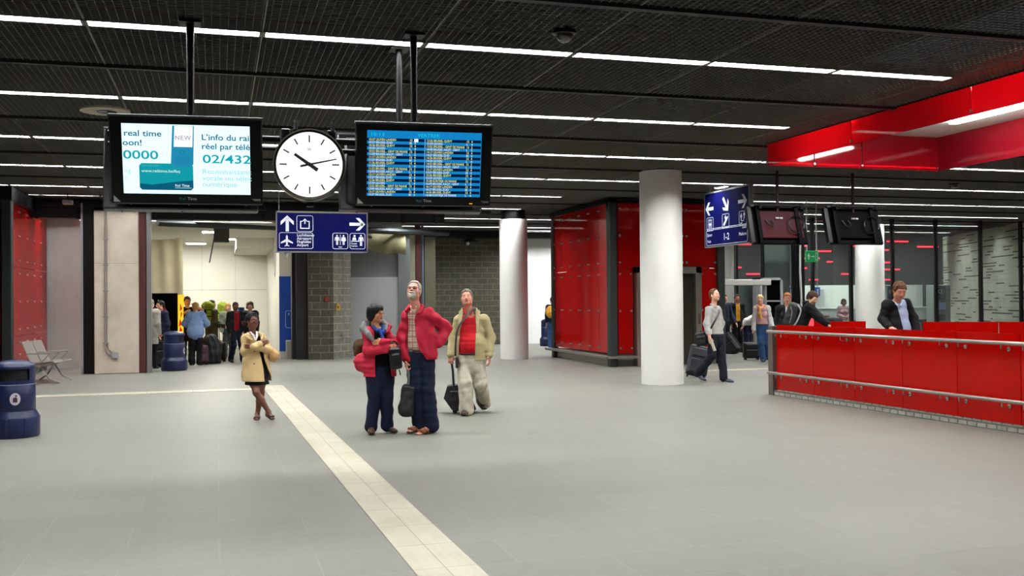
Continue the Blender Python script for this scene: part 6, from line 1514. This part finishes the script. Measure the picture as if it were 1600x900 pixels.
zz = [U(0, q)[2] for q in (456, 470, 490, 512, 545)]; P.open_y = .05
P.top('suit_jacket', C_suit, .02, 1., hem=U(0, 545)[2], amp=.005, opening=list(zip(zz, [U(q, 0)[0] for q in (1398, 1402.5, 1408, 1413, 1418)], [U(q, 0)[0] for q in (1415, 1417.5, 1422.5, 1428, 1432)])), thick=.016, cutarms=False, skirt=(.2, U(0, 545)[2]-.05), sl=1.2)
# young man with the black backpack
B = V(11.45, 17.5, 0); U = Fr(B)
J = dict(head=U(1271, 465.5, -.0), sa=U(1265, 480, -.17), sb=U(1266, 478, .15), ea=U(1280.5, 497, -.2), wa=U(1291, 506, -.2), eb=U(1280, 495, .16), wb=U(1292, 506.5, .08), ha=U(1248, 522, -.08), hb=U(1250, 522, .08), ka=U(1251, 555, -.1), kb=U(1256, 555, .1), aa=U(1246, 585, -.1), ab=U(1251, 585, .1), ta=U(1257, 590, -.1), tb=U(1263, 589, .1))
P = Person('dark-haired person in a black hooded top bending over the red barrier', B, J, SK_fair, H=1.76, vox=.009, head=(58, -28, 0), hs=1., tyaw=75)
P.hairf('short', HR_brown, .016, line=.06, noise=.006); P.top('hooded_top', C_blk, .028, 1., hem=U(0, 524)[2], amp=.006, neck=.07, sl=1.4, collar=[(CAP(U(1258, 472, -.09), U(1266, 473, .0), .035), .03), (CAP(U(1258, 472, .1), U(1266, 473, .0), .035), .03)]); P.trousers(C_dkjean, .016); P.shoes(C_shblk)
b = local_thing(P, 'backpack', 'large black backpack worn by the young man bending over the barrier', 'backpack', U(1240, 493, 0)); soft('bag_body', b, [(BOX((0, 0, 0), (.13, .16, .26), .08, Ry(.35)), 0), (BOX((-.09, 0, -.06), (.07, .13, .15), .05, Ry(.35)), .02)], C_bagblk, .012, .005, 4); strap(b, 'bag_strap', [(.12, -.16, .22), (.17, -.18, .1), (.1, -.18, -.1), (.02, -.15, -.22)], .03, M_grey); strap(b, 'bag_strap', [(-.02, -.17, .18), (.0, -.185, .05), (-.05, -.17, -.15)], .015, mat('strap_light', '#7b7b7b', .5))
# woman with copper hair
B = depth_point(1230, 18.6); p = crowd('copper-haired person in a dark coat standing behind the black backpack', B, 1.72, 0, SK_fair, HR_orange, 'short', 'f', vox=.01); dress_(p, C_white, C_dkjean, C_shblk, jacket=cloth('coat_dark', '#141416', .8), jhem=.7, opn=.04)
# dark-jacket traveller behind the walker, with his case
B = depth_point(1131, 26.2); p = crowd('person in a dark blue jacket almost hidden behind the man in the grey sweater', B, 1.72, 35, SK_fair, HR_brown, 'short', headyaw=35, wa=(-.2, -.05, .88), eb=(.22, -.05, 1.14), wb=(.25, -.22, .92)); dress_(p, cloth('jacket_blue', '#1a2436', .8), C_dkjean, mat('shoe_pale', '#b9b9b4', .6), off=.03, hem=.82)
trolley('black trolley bag tilted behind the person in the dark blue jacket', gp(1152, 553), -.9, .42, .62, .3, .42, 0, -38)
# bending figure with white shirt
B = depth_point(1167, 25.9); p = crowd('person in a white shirt bending over beside the display cabinet', B, 1.6, 60, SK_fair, HR_brown, 'short', lean=62, vox=.012); dress_(p, C_white, C_navy, mat('shoe_pink', '#b06a6e', .6), off=.03)
B = depth_point(1151, 26.6); p = crowd('dark-haired person in black over a yellow top, far back beside the pale column', B, 1.72, 20, SK_brown, HR_black, 'afro', vox=.012); dress_(p, cloth('top_yellow', '#b8861f', .8, .3, 8), C_blk, C_shblk, jacket=C_blk, opn=.06)
B = depth_point(1318, 29.9); p = crowd('dark-haired person in a pink top inside the glazed shop', B, 1.53, 15, SK_brown, HR_brown, 'curly', 'f', vox=.012, wa=(-.05, -.25, 1.05), wb=(.05, -.25, 1.0)); dress_(p, cloth('top_rose', '#b98a90', .8), C_white, C_shblk)
b = thing('black_case', 'black case standing beside the person in pink inside the shop', 'case', (19.0, 28.0, 0)); MB().box((-.35, -.2, 0), (.35, .2, .95), bev=.04).build('body', C_bagblk, b); MB().box((-.2, -.21, .5), (.2, -.19, .8), bev=.01).build('panel', C_shblk, b)
B = depth_point(863.5, 30.5); p = crowd('person with a yellow backpack mostly hidden behind the red elevator shaft', B, 1.7, -160, SK_fair, HR_brown, 'short', vox=.012); dress_(p, C_navy, C_jean, C_shblk, off=.03)
b = local_thing(p, 'backpack', 'yellow backpack at the left edge of the red elevator shaft', 'backpack', (-.08, -.2, 1.22)); soft('bag_body', b, [(ELL((0, 0, 0), (.15, .1, .2)), 0), (ELL((0, -.06, -.05), (.11, .06, .11)), .03)], cloth('pack_yellow', '#c4922c', .8, .3, 10), .012, .006, 3); strap(b, 'bag_strap', [(.1, .05, .18), (.12, .1, .2), (.12, .16, .12)], .05, C_blk)
# ------------------------------------------------------------------ travellers in the passage
B = depth_point(229, 26.0); B = V(-1.62, 26.3, 0); p = crowd('person in a pale coat half hidden by the grey post of the passage', B, 1.72, 150, SK_fair, HR_grey, 'short', vox=.011); dress_(p, cloth('coat_pale', '#9c9a8e', .8), C_blk, C_shblk, off=.035, hem=.62, skirt=(.21, .5))
B = V(-1.33, 26.75, 0); p = crowd('dark-haired person in a navy suit and white collar, facing left in the passage', B, 1.68, -62, SK_fair, HR_black, 'short', vox=.01, headyaw=-66, lean=6, wa=(-.2, -.12, .95), wb=(.16, -.1, .9)); dress_(p, C_white, C_navy, C_shblk, jacket=cloth('suit_navy', '#161c34', .8), jhem=.78, opn=.05)
trolley('black upright suitcase beside the blue bin in the passage', gp(247, 574), .1, .4, .7, .28, .15)
B = gp(293, 568.5); p = crowd('person in a black t-shirt with one arm raised, behind the woman in pale blue', B, 1.78, 8, SK_tan, HR_black, 'short', vox=.009, pitch=-10, ea=(-.30, -.12, 1.2), wa=(-.1, -.26, 1.34), eb=(.42, -.05, 1.36), wb=(.2, -.22, 1.5)); dress_(p, C_blk, C_blk, C_shblk, sleeve=.5, hem=.88)
B = gp(306, 570.5); p = crowd('person with blond hair and pale blue shirt seen from behind in the passage', B, 1.62, 174, SK_fair, HR_blond, 'bob', 'f', vox=.009, girth=1.3, headyaw=178, ea=(-.31, -.05, 1.16), wa=(-.2, -.24, 1.08), eb=(.31, -.05, 1.16), wb=(.2, -.24, 1.08)); dress_(p, cloth('shirt_sky', '#7f99c2', .8, .08), C_blk, mat('shoe_tan', '#7d6c56', .6), off=.035, sleeve=.85, hem=.72)
B = gp(331, 564); p = crowd('person in an olive jacket carrying a big green backpack in the passage', B, 1.68, 120, SK_tan, HR_brown, 'short', vox=.01, headyaw=100, wb=(.1, -.28, 1.0), wa=(-.15, -.3, 1.0)); dress_(p, cloth('jacket_olive', '#4a4530', .8), cloth('trousers_khaki', '#5a4e3a', .8), C_leather, off=.035, hem=.62, skirt=(.22, .5))
b = local_thing(p, 'backpack', 'big bright green backpack on the back of the person in the olive jacket', 'backpack', (-.11, -.02, 1.33)); soft('bag_body', b, [(BOX((0, -.02, 0), (.17, .15, .27), .09, Ry(.06)), 0), (ELL((.02, -.02, .24), (.15, .14, .09)), .05), (BOX((-.02, -.14, -.05), (.11, .06, .14), .04), .02)], cloth('pack_green', '#7d8c24', .8, .35, 14), .011, .012, 6, .1)
for k in (-1, 1): strap(b, 'compression_strap', [(-.17, -.1, .1*k), (-.05, -.2, .09*k), (.08, -.2, .09*k), (.18, -.08, .1*k)], .02, C_blk)
# luggage heap
hp = gp(329, 568); b = thing('duffel_bag', 'big rounded black duffel bag in the heap of luggage in the passage', 'duffel bag', tuple(hp)); soft('bag_body', b, [(ELL((0, 0, .40), (.29, .22, .38)), 0), (BOX((0, 0, .2), (.27, .2, .2), .08), .05)], C_bagblk, .014, .012, 5, .15); strap(b, 'bag_strap', [(-.15, -.2, .3), (-.12, -.23, .55), (0, -.2, .72), (.12, -.23, .55), (.15, -.2, .3)], .04, C_shblk)
trolley('dark maroon suitcase leaning on the black duffel bag in the passage', gp(317, 570), .15, .26, .46, .2, 0, 6, 0, m=mat('case_maroon', '#3a1426', .55, bump=.2, bs=60))
trolley('tall black case with raised silver handle right of the duffel bag in the passage', gp(346, 565), -.2, .26, .5, .24, .5, 0, 0)
B = depth_point(356, 30.2); p = crowd('blond person in a green top with a blue bag in the passage', B, 1.58, 10, SK_fair, HR_blond, 'long', 'f', vox=.01); dress_(p, cloth('top_green', '#6a8a3a', .8, .2), cloth('jeans_grey', '#4a4e58', .85), C_white, jacket=cloth('jacket_mist', '#7f8478', .85), jhem=.85)
b = local_thing(p, 'blue_bag', 'bright blue bag in front of the blond person in green', 'bag', (.05, -.3, .86)); soft('bag_body', b, [(ELL((0, 0, 0), (.15, .09, .15)), 0)], cloth('bag_blue', '#2f6f96', .7, .15), .011, .006); strap(b, 'bag_strap', [(-.08, 0, .12), (-.05, .03, .3), (.02, .05, .42), (.06, .03, .3), (.08, 0, .12)], .03, cloth('bag_blue', '#2f6f96'))
b = local_thing(p, 'backpack', 'pale green backpack behind the blond person in green', 'backpack', (-.16, .24, 1.28)); soft('bag_body', b, [(BOX((0, 0, 0), (.14, .11, .3), .08), 0), (ELL((0, 0, .28), (.13, .11, .08)), .04)], cloth('pack_lime', '#93a83a', .8, .3, 12), .012, .008, 2); strap(b, 'bag_strap', [(.1, -.08, .2), (.16, -.14, .22), (.2, -.2, .16)], .04, C_blk)
B = gp(368, 566); p = crowd('dark-skinned person in a dark jacket and red t-shirt walking in the passage', B, 1.62, 25, SK_dark, HR_black, 'short', vox=.009, headyaw=10, ka=(-.1, -.12, .5), aa=(-.1, .1, .1), ta=(-.12, -.06, .03), kb=(.12, -.12, .5), ab=(.14, -.2, .085), tb=(.2, -.36, .025), wb=(.1, -.28, 1.15), eb=(.25, -.02, 1.15)); dress_(p, cloth('tee_red', '#8a1420', .8), C_navy, C_shblk, jacket=cloth('jacket_black', '#121216', .7), jhem=.85, opn=.08)
B = depth_point(390.5, 28.9); p = crowd('curly-haired person in a dark jacket behind the woman in the trench coat', B, 1.62, 0, SK_fair, HR_brown, 'curly', 'f', vox=.01); dress_(p, C_blk, C_dkjean, C_shblk, jacket=cloth('jacket_black', '#121216', .7), jhem=.8, opn=.04)
b = local_thing(p, 'blue_roll', 'small bright blue rolled mat behind the curly-haired person', 'sleeping mat', (-.24, .2, 1.34)); MB().cyl((0, -.0, -.14), (0, 0, .14), .085, 18).build('roll', mat('mat_blue', '#1450b0', .7), b, smooth=1); MB().cyl((0, 0, .1), (0, 0, .12), .088, 18).build('band', M_black, b); MB().cyl((0, 0, -.12), (0, 0, -.1), .088, 18).build('band', M_black, b)
